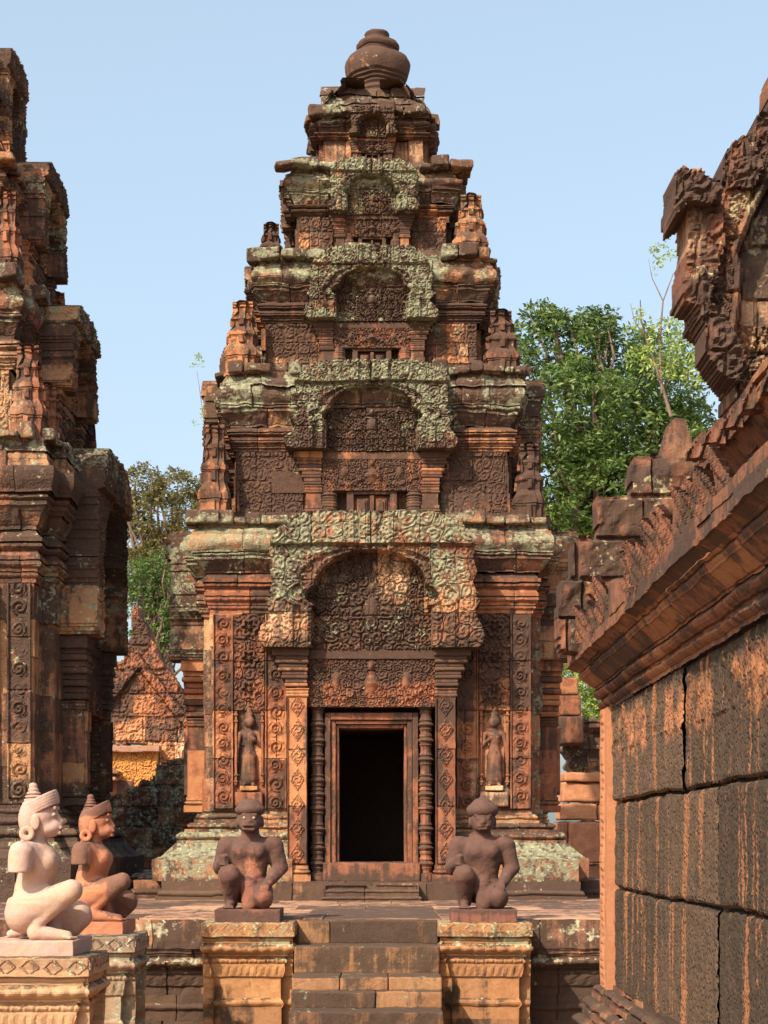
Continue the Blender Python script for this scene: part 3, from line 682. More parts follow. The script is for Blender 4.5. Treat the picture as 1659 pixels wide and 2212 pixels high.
    if broken:
        hair.ell((0, .024, hc+.006), (.088, .092, .096), .01)
        # diadem tilted up towards the front, tiered chignon behind
        hair.ell((0, -.022, hc+.070), (.082, .094, .032), .010, False, .50)
        hair.ell((0, -.034, hc+.090), (.068, .074, .020), .004, False, .50)
        for i in range(5): hair.ell((0, .040+.003*i, hc+.078+.0185*i), (.064-.009*i, .064-.009*i, .0125), .002)
        hair.ell((0, .055, hc+.166), (.020, .020, .022), .003)
    elif kind == 'lion':
        hair.ell((0, .0, hc+.066), (.098, .098, .050), .01).ell((0, .01, hc+.100), (.070, .068, .040), .02)
    else:
        hair.ell((0, .0, hc+.062), (.104, .104, .062), .01).ell((0, .01, hc+.112), (.062, .060, .034), .02).ell((0, .01, hc+.148), (.018, .018, .014), .01)
    return full, hair
M_eye = stone('pale_eye_stone', (.45, .30, .22), (.5, .33, .25), dark=-.3, green=-.3, bump=.1)
def make_guardian(name, label, kind, mat, loc, rz, plinth, st=None, ear=False, res=.0055, group=None):
    root = thing(name, label, 'statue', loc, group); hz = .085 if not ear else .075
    M = trs(loc[0], loc[1], loc[2]+hz-.004, rz)
    full, hair = guardian(kind); mb = MB(); V, Q = surface_net(full, (-.27, -.25, -.03), (.27, .20, .70), res); mb.add(V, Q, .5, M); bod = mb.build('body', mat, root, jit=(.0016, 30) if ear else (.0030, 24), stain=st, smooth=True)
    mb = MB(); V, Q = surface_net(hair, (-.12, -.12, .44), (.12, .14, .80), res*.8)
    r = np.hypot(V[:, 0], V[:, 1]-.01)
    if not ear:   # rows of hair curls
        a = np.arctan2(V[:, 1], V[:, 0]); V = V+np.stack([V[:, 0], V[:, 1], V[:, 2]*0], 1)*(.018*np.sin(a*26)*np.sin(V[:, 2]*260))[:, None]
    else:
        V = V+np.stack([V[:, 0], V[:, 1], V[:, 2]*0], 1)*(.007*np.sin((V[:, 2]+V[:, 1]*.53)*430))[:, None]
    mb.add(V, Q, .3, M); mb.build('headdress' if ear else 'hair', mat, root, jit=(.001, 30), stain=st, smooth=True)
    if kind == 'lion':
        for s in (-1, 1):
            mb = MB(); V, Q = surface_net(SDF().ell((s*.031, -.0935, .588), (.0085, .006, .0085), .001), (s*.031-.02, -.11, .57), (s*.031+.02, -.075, .61), .0025); mb.add(V, Q, .5, M); mb.build('eye', M_eye, bod, jit=None, smooth=True)
    if ear:
        for s in (-1, 1):
            mb = MB(); pr = [(.011, -.008), (.038, -.010), (.040, 0), (.038, .010), (.024, .010), (.016, .006), (.010, .004), (.010, -.008)]
            n = 24; lathe(mb, [(a*.95, z) for a, z in pr], 0, 0, n, M@Matrix.Translation((s*.092, .058, .507))@Matrix.Rotation(s*PI/2, 4, 'Y'), t=.5); mb.build('earring', mat, bod, jit=(0, 1), smooth=True)
    mb = MB(); px, py, ox, oy = plinth; rbox(mb, (ox, oy, hz/2-hz), (px, py, hz), .006, .03, M, .5); mb.build('plinth', mat, root, jit=(.0025, 22), stain=st)
    return root
def devata(root, x, y, z, sc_, mat, st, mirror=1):
    f = SDF(); m = mirror
    f.ell((0, -.01, .59), (.050, .042, .056), .01).ell((0, 0, .655), (.040, .036, .03), .012).ell((0, 0, .70), (.024, .022, .03), .01).cap((0, .01, .50), (0, 0, .55), .022, .022, .01)
    f.cap((-.06, .015, .485), (.06, .015, .485), .030, .030, .02).ell((0, .0, .43), (.058, .042, .075), .02).ell((-.026, -.03, .445), (.022, .018, .022), .008).ell((.026, -.03, .445), (.022, .018, .022), .008)
    f.ell((0, 0, .34), (.046, .036, .05), .02).ell((.0, 0, .27), (.068, .045, .06), .03).cap((0, 0, .25), (0, .01, .07), .066, .078, .02)
    f.box((0, -.05, .20), (.018, .012, .12), .008, .01)
    for s in (-1, 1): f.cap((s*.035, -.0, .06), (s*.036, -.0, .02), .018, .018, .01).cap((s*.036, -.005, .015), (s*.046, -.055, .010), .020, .015, .01)
    f.cap((-m*.085, .01, .48), (-m*.105, .01, .37), .023, .019, .01).cap((-m*.105, .01, .37), (-m*.055, -.035, .42), .018, .015, .01).ell((-m*.05, -.04, .43), (.018, .014, .020), .006)
    f.cap((m*.085, .01, .48), (m*.108, .01, .36), .023, .019, .01).cap((m*.108, .01, .36), (m*.112, 0, .24), .018, .013, .01).ell((m*.112, 0, .22), (.015, .014, .022), .006)
    V, Q = surface_net(f, (-.16, -.09, -.02), (.16, .09, .74), .0075)
    mb = MB(); mb.add(V*sc_, Q, .5, Matrix.Translation((x, y+.012, z))); return mb.build('relief_figure', mat, root, jit=(.001, 30), stain=st, smooth=True)

# ------------------------------------------------------------------ ground and terrace
mb = MB(); g = np.linspace(-1, 1, 41); gx = np.sign(g)*np.abs(g)**3*1500; X, Y = np.meshgrid(gx, gx); mb.add(np.stack([X, Y+8, np.zeros_like(X)], -1), grid_faces(41, 41), .5)
o = mb.build('ground', ground_mat(), jit=None); o['kind'] = 'structure'

TX = -.11                                   # axis of the main tower and the stairs
# terrace: paved platform with a moulded edge
def plinth_prof(z0, z1, s=1.0, k=1.0):
    """Khmer moulded base, mirrored about its waist; projection 0 at the cap"""
    h = z1-z0; e = h*k
    P = Prof(z0)
    P.f(.0, .07*e).c(.0, -.03, .02*e).f(-.035, .02*e).t(-.035, .045*e, .03*s, .010, .055).f(-.045, .015*e).c(-.05, -.075, .05*e, 3, .008, .05)
    P.f(-.085, .015*e).t(-.085, .03*e, .014).f(-.10, .13*e, 2).t(-.10, .05*e, .02).f(-.10, .12*e, 2)
    P.c(-.085, -.07, .06*e, 3, .010, .045).f(-.072, .012*e).t(-.07, .03*e, .012, .008, .03).f(-.072, .012*e).f(-.05, .012*e).t(-.04, .06*e, .038*s, .014, .075, 7).f(-.035, .012*e)
    P.t(-.03, .02*e, .006).f(-.015, .02*e).f(-.008, .012*e)
    rest = z1-P.z; P.f(0.0, rest); P.cap(.12); return P
terr_st = patches([(280, 440, 1985, 2040, 'g', .9), (1150, 1300, 1990, 2040, 'g', .8), (1150, 1300, 2060, 2090, 'g', .9), (280, 440, 2070, 2100, 'g', .7), (280, 440, 2100, 2250, 'd', .55), (1150, 1300, 2090, 2250, 'd', .5), (280, 440, 2040, 2070, 'd', .5)], 5.62, 10)  # dark boxes paint in pedestal shadow and the dim recess below the cap
mb = MB(); D0 = 5.62*K
tp = [(-9, D0), (TX-.46, D0), (TX-.46, D0+.0001+.0), (TX+.46, D0), (7, D0), (7, 34), (-9, 19)]
tp = [(-9, D0), (7, D0), (7, 34), (-9, 34)]
sweep(mb, tp, plinth_prof(0, 1.0), seg=.03, dr=.005, ch=.2, blk=(.3, .7))
o = mb.build('terrace_wall', M_terr, jit=(.006, 15), big=.004, stain=terr_st); o['kind'] = 'structure'; o.name = 'terrace'
mb = MB(); y = D0+.06
while y < 24:
    d = random.uniform(.5, .85); x = -8.9
    while x < 6.9:
        wd = random.uniform(.4, .9)
        if True: rbox(mb, (x+wd/2, y+d/2, .985+random.uniform(-.002, .003)), (wd-.006, d-.006, .05), .006, .09)
        x += wd
    y += d
o = mb.build('pavement', M_pave, jit=(.003, 9), big=.002); o['kind'] = 'structure'

# stairs in front of the door
root = thing('stone_stairs', 'worn sandstone steps climbing between two moulded pedestals to the terrace', 'stairs', (TX, 5.3*K, 0))
zs = [(1.0, 5.60, .15), (.85, 5.44, .17), (.68, 5.28, .08), (.60, 5.23, .10), (.50, 5.10, .16), (.34, 4.94, .17), (.17, 4.78, .17)]
step_st = patches([(650, 943, 1990, 2110, 'd', .25), (650, 800, 2040, 2110, 'd', .3)], 5.4)  # upper risers darker, most in the left part
for i, (z, yf, h) in enumerate(zs):
    mb = MB(); x = TX-.46; lim = TX+.465; k = 0; wl = {0: [.22, .66], 1: [.88], 2: [.30, .30, .28], 3: [.52, .36], 4: [.88]}.get(i, [.5, .38])
    while x < lim-.05:
        wd = min(wl[k], lim-x); k += 1
        if k == len(wl): wd = lim-x
        rbox(mb, (x+wd/2, yf*K+.26, z-h/2-.003+random.uniform(-.002, .001)), (wd-.004, .52, h+.006), .012, .03); x += wd
    mb.build('step', M_step, root, jit=(.004, 12), big=.006, stain=step_st)


# ------------------------------------------------------------------ the tower in the middle
Dm = 7.7*K
mt_list = [(380, 1230, 60, 1130, 'd', .28), (385, 720, 1125, 1215, 'g', .85), (720, 1030, 1100, 1195, 'g', .8), (1030, 1215, 1125, 1205, 'g', .65), (595, 665, 1215, 1310, 'g', .7), (925, 1000, 1210, 1300, 'g', .8),
 (340, 445, 1160, 1440, 'g', .75), (1170, 1240, 1160, 1440, 'g', .6), (345, 620, 1800, 1900, 'g', .85), (1005, 1260, 1820, 1900, 'g', .75), (1150, 1185, 1240, 1760, 'g', .8),
 (470, 565, 820, 895, 'g', .9), (620, 985, 798, 865, 'g', .8), (890, 990, 865, 960, 'g', .75), (1040, 1150, 820, 895, 'g', .85), (620, 705, 870, 950, 'g', .5), (430, 490, 900, 940, 'g', .6),
 (540, 960, 545, 615, 'g', .8), (665, 765, 678, 720, 'g', .9), (870, 955, 675, 715, 'g', .95), (880, 950, 610, 680, 'g', .7), (1020, 1090, 600, 640, 'g', .6),
 (625, 905, 362, 425, 'g', .85), (725, 780, 420, 462, 'g', .7), (850, 910, 415, 462, 'g', .7), (985, 1025, 415, 505, 'g', .7), (690, 780, 240, 280, 'g', .35), (760, 815, 140, 180, 'g', .6), (745, 890, 60, 190, 'd', .45),
 (690, 945, 190, 285, 'd', .75), (515, 635, 975, 1100, 'd', .85), (975, 1105, 978, 1065, 'd', 1.0), (580, 672, 695, 768, 'd', .95), (770, 900, 455, 505, 'd', .75), (840, 895, 870, 940, 'd', .85), (775, 835, 875, 940, 'd', .5),
 (1035, 1140, 1330, 1530, 'd', .5), (700, 900, 1310, 1395, 'd', .35), (740, 805, 1225, 1312, 'd', .45), (885, 930, 1210, 1290, 'd', .4), (660, 702, 1530, 1890, 'd', .5), (905, 940, 1530, 1700, 'd', .35), (660, 945, 1410, 1480, 'd', .35), (575, 670, 1395, 1480, 'd', .5), (940, 1030, 1395, 1560, 'd', .5),  # dark boxes right of the porch mix its painted shadow with real staining
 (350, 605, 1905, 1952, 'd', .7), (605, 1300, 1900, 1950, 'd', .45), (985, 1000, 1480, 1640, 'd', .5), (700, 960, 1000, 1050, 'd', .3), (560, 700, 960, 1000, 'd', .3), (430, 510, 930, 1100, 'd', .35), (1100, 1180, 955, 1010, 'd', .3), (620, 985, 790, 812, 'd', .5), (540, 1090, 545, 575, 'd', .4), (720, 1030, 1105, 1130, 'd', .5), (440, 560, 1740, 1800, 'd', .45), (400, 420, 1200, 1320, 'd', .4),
 (1020, 1035, 1640, 1745, 'p', .9), (1045, 1100, 1690, 1740, 'p', 1.0), (700, 770, 875, 945, 'p', .55), (706, 752, 1215, 1300, 'p', .9), (805, 885, 1210, 1300, 'p', .8), (985, 1020, 700, 770, 'p', .6), (700, 760, 300, 355, 'p', .5), (650, 700, 440, 545, 'p', .35), (945, 990, 1060, 1100, 'p', .6), (580, 640, 1300, 1390, 'p', .9), (440, 455, 1330, 1760, 'p', .8), (870, 930, 300, 350, 'p', .5), (590, 800, 765, 800, 'p', .5)]
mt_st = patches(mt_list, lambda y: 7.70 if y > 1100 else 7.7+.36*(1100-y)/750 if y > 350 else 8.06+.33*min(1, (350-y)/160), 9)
mt = thing('temple_tower', 'tall red sandstone tower with dark open doorway, stepped tiers and round pot on top', 'temple', (TX, Dm+1.445, 1.0))
CY = Dm+1.445; TT = trs(TX, CY)
tiers = [(1.445, 1.80, 3.57, 3.93, 4.37, .17, .10), (1.243, 4.50, 5.07, 5.285, 5.77, .14, .16), (.985, 5.92, 6.31, 6.50, 6.88, .12, .16), (.709, 7.06, 7.39, 7.50, 7.82, .09, .08), (.47, 7.97, 8.20, 8.26, 8.43, .04, .02)]
SKIP = {(2, -1, -1), (2, -1, 1), (3, -1, -1), (3, 1, -1), (3, -1, 1), (3, 1, 1)}
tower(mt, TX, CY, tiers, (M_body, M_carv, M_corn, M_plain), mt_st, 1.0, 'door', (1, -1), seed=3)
# base
mb = MB(); q = plan_side(1.445, .8*1.445, .12); pl = [(.69, -1.445)]+q[1:]+[(-1.445, -1.445), (-.69, -1.445)]
P = Prof(1.165).f(.385, .20).c(.38, .21, .14, 6, .0, 1, .7).f(.20, .025).t(.17, .075, .035, .014, .09).f(.14, .025).t(.08, .06, .03, .01, .06).f(.06, .03).t(.03, .05, .02).f(.0, .05)
sweep(mb, pl, P, M=TT, closed=False, seg=.025, dr=.008); mb.build('base_moulding', M_corn, mt, jit=(.007, 12), big=.006, stain=mt_st)
mb = MB(); sweep(mb, plan_side(1.445, .9, .30), Prof(.99).f(.45, .05).t(.42, .05, .015).f(.40, .08).cap(.4), M=TT, seg=.05, dr=.006, blk=(.35, .8)); mb.build('plinth_course', M_terr, mt, jit=(.006, 12), big=.005, stain=mt_st)
mb = MB(); sweep(mb, rect(.95, .5), Prof(.99).f(0, .07).f(-.02, .10).cap(.4), M=trs(TX, Dm-.12), seg=.05)
sweep(mb, rect(.43, .4), Prof(.99).f(0, .03).t(-.01, .03, .01, .006, .04).f(-.03, .03).t(-.03, .03, .01).f(-.04, .035).cap(.35), M=trs(TX, Dm-.40), seg=.03, blk=(.3, .5)); mb.build('door_step', M_terr, mt, jit=(.004, 12), stain=mt_st)
# front porch with the real door
FR = trs(TX, Dm)
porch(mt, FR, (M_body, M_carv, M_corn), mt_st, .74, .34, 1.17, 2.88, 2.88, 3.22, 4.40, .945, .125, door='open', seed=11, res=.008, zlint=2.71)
# door frame: nested mouldings
fr = MB()
def frame(ho, hi, zt, zi, yf, d, r=.008):
    for s in (-1, 1): rbox(fr, (s*(ho+hi)/2, yf+d/2, (1.30+zt)/2), (ho-hi, d, zt-1.30), r, .07, FR, .4)
    rbox(fr, (0, yf+d/2, (zi+zt)/2), (2*hi-.002, d, zt-zi), r, .07, FR, .5)
frame(.415, .365, 2.665, 2.60, -.22, .3); frame(.363, .318, 2.598, 2.565, -.195, .3); frame(.316, .29, 2.563, 2.53, -.165, .3)
fr.build('door_frame', M_plain, mt, jit=(.003, 14), stain=mt_st)
mb = MB(); rbox(mb, (0, -.12, 1.25), (.86, .34, .17), .012, .05, FR, .4); rbox(mb, (0, -.10, 1.31), (.70, .20, .06), .012, .05, FR, .5); mb.build('door_sill', M_plain, mt, jit=(.004, 12), stain=mt_st)
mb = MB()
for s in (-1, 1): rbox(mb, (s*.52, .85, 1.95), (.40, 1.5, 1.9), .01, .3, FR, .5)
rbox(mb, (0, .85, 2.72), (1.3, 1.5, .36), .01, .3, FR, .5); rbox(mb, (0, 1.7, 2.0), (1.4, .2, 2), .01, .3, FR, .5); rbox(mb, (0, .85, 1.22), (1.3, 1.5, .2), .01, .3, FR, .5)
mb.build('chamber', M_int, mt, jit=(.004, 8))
# carved facade panels and niches with standing figures
for s in (-1, 1):
    for (a, b_) in ((1.245, 1.425), (.765, .955)):
        x0, x1 = (a, b_) if s > 0 else (-b_, -a)
        mb = MB(); slab(mb, x0, x1, 1.82, 3.56, -.018, lambda X, Z: rinceau(X, Z, x0, x1)*.026, None, .0085, .03, FR, bh=.44, bw=1, back=False); mb.build('scroll_panel', M_carv, mt, jit=(.002, 18), stain=mt_st)
    x0, x1 = (.965, 1.235) if s > 0 else (-1.235, -.965); xc = (x0+x1)/2
    mb = MB()
    def fol(X, Z):
        st_ = scrolls(X, Z, .115, 31+s)*.03; ax = np.clip(1-np.abs(X-xc)/.012, 0, 1)*.01
        v = (Z-2.74)/.28; r_ = np.hypot((X-xc)*1.0, (v-np.floor(v)-.5)*.28); ros = np.clip(.5+.6*np.cos(r_*95-np.cos(np.arctan2((v-np.floor(v)-.5)*.28, X-xc)*6)*1.2), 0, 1)*(r_ < .085)*.035
        return np.where(r_ < .085, ros, st_)+ax
    slab(mb, x0, x1, 2.70, 3.56, -.015, fol, None, .0085, .03, FR, bh=.43, bw=1, back=False); mb.build('foliage_panel', M_carv, mt, jit=(.002, 18), stain=mt_st)
    mb = MB()
    for q in (-1, 1):
        rbox(mb, (xc+q*.118, -.02, 2.36), (.022, .05, .66), .006, .04, FR, .6)
        for zz in (2.06, 2.12, 2.60, 2.66): rbox(mb, (xc+q*.118, -.024, zz), (.036, .06, .018), .005, .04, FR, .5)
    rbox(mb, (xc, -.03, 1.90), (.25, .09, .14), .02, .04, FR, .5); rbox(mb, (xc, -.04, 2.0), (.16, .10, .045), .01, .04, FR, .9)
    nic = mb.build('niche', M_carv, mt, jit=(.003, 18), stain=mt_st)
    devata(nic, TX+xc, Dm-.035, 2.02, .98, M_dev, mt_st, s)
# roof dome and pot finial
mb = MB(); P = Prof(8.40).f(-.0, .03).c(.02, -.05, .10, 4, .03, .16).f(-.08, .02).c(-.06, -.14, .10, 4, .03, .14).f(-.17, .02).c(-.15, -.25, .12, 4, .02, .12).cap(.2)
sweep(mb, plan_side(.53, .35, .03), P, M=TT, seg=.03, dr=.02, blk=(.12, .25), ch=.12); mb.build('dome', M_corn, mt, jit=(.010, 12), big=.02, stain=mt_st)
SF = F/(CY/K)
def zf(py): return 1.5+(1823-py)/SF
mb = MB(); fp = [(236, 62), (222, 64), (212, 54), (206, 58), (200, 52), (194, 57), (190, 52), (186, 58), (181, 56), (178, 62), (174, 60), (170, 66), (166, 67), (158, 69), (148, 70), (140, 68.5), (131, 64), (124, 56), (120, 48), (117.5, 40), (115, 42), (112, 41), (110, 44), (105, 46), (101, 46), (98, 43), (95, 42), (92.5, 36), (89, 27), (84, 26), (76, 28), (74, 27), (72, 24), (70, 22), (68, 17), (66, 9), (65, .5)]
pts = []
for a, b_ in zip(fp[:-1], fp[1:]):
    for k in range(3): t = k/3; pts.append(((a[1]+(b_[1]-a[1])*t)/SF, zf(a[0]+(b_[0]-a[0])*t)))
lathe(mb, pts, TX+.045, CY, 56, t=.3); mb.build('pot_finial', M_plain, mt, jit=(.010, 7), stain=mt_st, smooth=True)
for x_, w_, h_ in ((-.28, .13, .08), (.26, .16, .09), (-.38, .12, .06), (.36, .12, .07)):
    mb = MB(); rbox(mb, (TX+x_, CY-.30, 8.78+h_/2-.03-abs(x_)*.35), (w_, .14, h_), .015, .03); mb.build('crest_block', M_corn, mt, jit=(.006, 12), stain=mt_st)
# leaf-shaped antefix on the left of the second cornice
mb = MB(); slab(mb, -.13, .13, 5.74, 6.26, 0, lambda X, Z: scrolls(X, Z, .09, 5)*.02, lambda X, Z: np.abs(X) < .115*np.sqrt(np.clip(1-((Z-5.74)/.52)**3, 0, 1))+.01, .012, .12, trs(TX-1.30, CY-.55, 0, .5), bh=0); mb.build('leaf_antefix', M_plain, mt, jit=(.006, 12), stain=mt_st)

# ------------------------------------------------------------------ the larger tower at the left
lt = thing('temple_tower', 'larger dark weathered temple tower cut off by the left edge of the picture', 'temple', (-4.52, 17.06, 1.0))
lt_list = [(-200, 300, 930, 1010, 'g', .6), (100, 210, 1210, 1360, 'g', .6), (-200, 230, 600, 680, 'g', .6), (50, 150, 340, 420, 'g', .7), (-200, 100, 960, 1010, 'p', .3), (-200, 300, 1700, 2000, 'd', .6), (100, 300, 1360, 1480, 'd', .3), (-100, 75, 760, 930, 'p', .5), (50, 300, 1050, 1200, 'd', .4), (60, 200, 100, 320, 'd', .4)]
lt_st = patches(lt_list, 7.6, 14); SKIP = {(2, -1, -1)}
t2 = [(1.50, 1.85, 3.75, 4.20, 4.98, .17, .15), (1.26, 5.12, 5.65, 5.92, 6.42, .12, .05), (1.05, 6.60, 6.98, 7.20, 7.50, .10, .30), (.78, 7.68, 8.0, 8.15, 8.50, .08, .40), (.50, 8.65, 8.9, 9.0, 9.3, .05, .05)]
tower(lt, -4.52, 17.06, t2, (M_left, M_left, M_left, M_plain), lt_st, 1.18, 'false', (1,), seed=7, pl_=(.265, .25, .20, .12, .02))
LT = trs(-4.52, 17.06)
mb = MB(); P = Prof(1.0).f(.55, .15).f(.50, .03).f(.40, .20).c(.40, .24, .14, 6, 0, 1, .7).f(.22, .03).t(.18, .08, .035, .014, .09).f(.14, .03).t(.08, .07, .03).f(.05, .03).t(.03, .05, .02).f(0, .06)
sweep(mb, plan_side(1.5, 1.2, .14), P, M=LT, seg=.04, dr=.008); mb.build('base_moulding', M_left, lt, jit=(.007, 12), big=.006, stain=lt_st)
LF = trs(-4.52, 15.56)
for x0, x1 in ((1.28, 1.48), (1.02, 1.20)):
    mb = MB(); slab(mb, x0, x1, 1.9, 3.74, -.02, lambda X, Z: rinceau(X, Z, x0, x1)*.028, None, .011, .03, LF, bh=.46, bw=1, back=False); mb.build('scroll_panel', M_left, lt, jit=(.002, 18), stain=lt_st)
mb = MB(); P = Prof(9.25).c(.0, -.10, .15, 4).f(-.14, .03).c(-.1, -.25, .15, 4).c(-.2, -.35, .15).cap(.1); sweep(mb, rect(.4, .4), P, M=LT); mb.build('dome', M_left, lt, stain=lt_st)
mb = MB(); lathe(mb, [(r*1.25, 9.7+(z-8.9)*1.25) for r, z in pts], -4.52, 17.06, 40, t=.3); mb.build('pot_finial', M_plain, lt, jit=(.006, 8), smooth=True)
# ------------------------------------------------------------------ pedestals and their statues
def pedestal(label, cx, yf, w, d, ztop, group, st, mat=None):
    root = thing('stone_pedestal', label, 'pedestal', (cx, yf+d/2, 0), group)
    mb = MB(); P = plinth_prof(0, ztop-.09, 1.0, 1.27)
    for i in range(len(P.r)): P.r[i] = (P.r[i][0]*.85,)+P.r[i][1:]
    sweep(mb, rect(w/2, d/2, cx, yf+d/2), P, seg=.012, blk=(2, 3), dr=0, ch=.45); mb.build('shaft', mat or M_ped, root, jit=(.003, 14), big=.003, stain=st)
    mb = MB()
    am = .006 if mat else .0025
    def fr(X, Z):
        v = (Z-ztop+.045)/.045; u = X/.11; k = np.abs(u-np.round(u))*2
        return am*(np.abs(k+np.abs(v)*.9-.75) < .12)*(np.abs(v) < .75)
    rbox(mb, (cx, yf+d/2, ztop-.046), (w-.012, d-.012, .092), .008, .03, t=.6)
    slab(mb, cx-w/2+.01, cx+w/2-.01, ztop-.086, ztop-.012, yf+.003, fr, None, .0055, .01, bh=0, back=False)
    slab(mb, -d/2+.01, d/2-.01, ztop-.086, ztop-.012, 0, fr, None, .0055, .01, trs(cx+w/2-.003, yf+d/2, 0, PI/2), bh=0, back=False)
    mb.build('cap_slab', mat or M_ped, root, jit=(.003, 12), stain=st)
    return root
def pst(lst, D): return patches(lst, D, 8)
stc = pst([(420, 650, 1985, 2040, 'g', .8), (935, 1160, 1985, 2040, 'g', .85), (430, 650, 2040, 2075, 'g', .45), (940, 1160, 2040, 2070, 'g', .5), (560, 610, 2060, 2075, 'd', .3), (440, 500, 2130, 2200, 'd', .2), (960, 1000, 2130, 2190, 'd', .3)], 5.45)  # low dark box on the left pedestal is a painted cast shadow
pedestal('moulded yellow-orange pedestal left of the stairs under a dark kneeling statue', (534-CX)*5.44/F, 5.44*K, .60, .60, 1.0, 'pedestals carrying the guardian statues', stc)
pedestal('moulded yellow-orange pedestal right of the stairs under a dark kneeling statue', (1049-CX)*5.44/F, 5.44*K, .60, .60, 1.0, 'pedestals carrying the guardian statues', stc)
pedestal('moulded pedestal with lozenge frieze at the lower left under the pale pink statue', -1.37-.31, 3.98*K, .62, .62, .972, 'pedestals carrying the guardian statues', pst([(0, 200, 2060, 2110, 'g', .45)], 4), M_pedp)
pedestal('grey moulded pedestal under the red kneeling statue, behind the pink one', -1.42-.31, 4.88*K, .62, .62, .972, 'pedestals carrying the guardian statues', pst([(150, 330, 2010, 2230, 'g', .35)], 5), M_pedg)

D3 = 5.585
gs = pst([(455, 620, 1720, 1800, 'd', .45), (455, 520, 1800, 1980, 'd', .35), (560, 625, 1800, 1880, 'd', .35), (520, 590, 1800, 1865, 'd', .2), (498, 590, 1855, 1890, 'p', 1.), (505, 550, 1795, 1808, 'p', .5), (460, 620, 1965, 1995, 'd', .3),
 (960, 1125, 1720, 1960, 'd', .5), (1010, 1075, 1870, 1895, 'p', .9), (1020, 1080, 1800, 1815, 'p', .7)], D3-.0)
make_guardian('guardian_statue', 'dark kneeling beast-faced statue with pale eyes on the pedestal left of the stairs', 'lion', M_figd, ((540-CX)*D3/F, D3*K, 1.0), 0, (.42, .44, 0, -.02), gs, group='kneeling guardian statues')
make_guardian('guardian_statue', 'dark kneeling human-faced statue with domed hair on the pedestal right of the stairs', 'man', M_figd, ((1042-CX)*D3/F, D3*K, 1.0), 0, (.42, .44, 0, -.02), gs, group='kneeling guardian statues')
make_guardian('guardian_statue', 'clean pale pink kneeling statue in profile with tiered headdress, disc earring and broken arm', 'pink', M_figp, (-1.646, 4.13*K, .972), PI/2, (.56, .42, .06, .025), None, True, .0048, group='kneeling guardian statues')
rs = pst([(130, 220, 1700, 1760, 'd', .9), (145, 185, 1800, 1880, 'd', .9), (225, 290, 1890, 1985, 'd', .75), (186, 222, 1760, 1800, 'd', -.2), (200, 230, 1750, 1830, 'd', .3)], 5.0)
make_guardian('guardian_statue', 'reddish kneeling statue in profile with darkened headdress and broken arm, behind the pink one', 'red', M_figr, (-1.709, 5.12*K, .972), PI/2, (.54, .42, .02, .025), rs, True, .0055, group='kneeling guardian statues')

# ------------------------------------------------------------------ the library at the right
lb = thing('library_building', 'dark laterite building with an overhanging moulded cornice along the right edge', 'building', (2.4, 7.0, 0))
WX = 1.24; Y0, Y1 = 1.9*K, 4.80*K
LM = Matrix(((0, 1, 0, WX), (-1, 0, 0, 0), (0, 0, 1, 0), (0, 0, 0, 1)))   # local x runs towards the camera (-Y), local -y faces -X
# local: X_l -> world -Y ; Y_l -> world +X
mb = MB()
rows = [(.72, 1.255), (1.268, 1.715), (1.73, 2.24)]; cuts = [[-4.62, -3.93, -3.2, -2.5, -1.9], [-4.62, -3.78, -3.18, -2.55, -1.9], [-4.62, -3.55, -2.78, -1.9]]
for (z0, z1), cs in zip(rows, cuts):
    for a, b_ in zip(cs[:-1], cs[1:]):
        a *= K; b_ *= K; sd = random.random()*50; t = random.random(); yo = random.uniform(-.012, .012)
        nx = int((b_-a)/.016); nz = int((z1-z0)/.011); xs = np.linspace(a+.005, b_-.005, nx); zz = np.linspace(z0, z1, nz); X, Z = np.meshgrid(xs, zz)
        e = np.minimum(np.minimum(X-a, b_-X), np.minimum(Z-z0, z1-Z)); rough = fbm2(X, Z, 24, int(sd), 4)*.0045+fbm2(X, Z, 55, int(sd)+3, 2)*.004+fbm2(X*3.2, Z*.2, 8, int(sd)+9, 3)*.004
        if z0 > 1.7: rough += .012*sstep(.0, .5, fbm2(X, Z, 16, 4, 3))*(Z > 1.98)
        H = yo+rough*.75-.020*np.exp(-np.maximum(e+fbm2(X, Z, 30, 5, 2)*.005, 0)/.005)
        wob = lambda q: fbm2(X, Z*0+round(q*10)*3.1, 2.4, 77, 3)*.009*(1.0 < q < 2.0); tt_ = (Z-z0)/(z1-z0); zw = Z+wob(z0)*(1-tt_)+wob(z1)*tt_
        mb.add(np.stack([X, -H, zw], -1), grid_faces(nz, nx), t, LM)
rbox(mb, (-(Y0+Y1)/2+.1, .16, 1.46), (Y1-Y0-.5, .22, 1.56), .01, .3, LM, .2)
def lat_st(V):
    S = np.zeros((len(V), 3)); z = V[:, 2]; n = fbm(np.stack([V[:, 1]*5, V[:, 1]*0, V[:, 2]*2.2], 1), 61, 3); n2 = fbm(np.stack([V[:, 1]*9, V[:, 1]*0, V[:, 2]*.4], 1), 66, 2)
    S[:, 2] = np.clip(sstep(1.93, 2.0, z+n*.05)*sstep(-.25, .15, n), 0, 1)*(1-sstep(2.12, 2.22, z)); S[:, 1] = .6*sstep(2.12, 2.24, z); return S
mb.build('laterite_wall', M_lat, lb, jit=(.002, 20), stain=lat_st)
mb = MB()   # corner pilaster with a bead band
def bead(X, Z): 
    return .010*(np.abs(X+9.98) < .06)*np.clip(np.abs(np.sin(Z*70))+.6*np.sin(Z*23), 0, 1)-.012*(np.abs(np.abs(X+9.98)-.07) < .012)+.006*(X > -9.86)
slab(mb, -4.80*K, -4.63*K, .70, 2.24, -.03, bead, None, .009, .3, LM, bh=0); mb.build('corner_pilaster', stone('pilaster_sandstone', (.36, .155, .072), (.42, .185, .085), dark=-.06, green=-.2, bump=.3), lb, jit=(.003, 10))
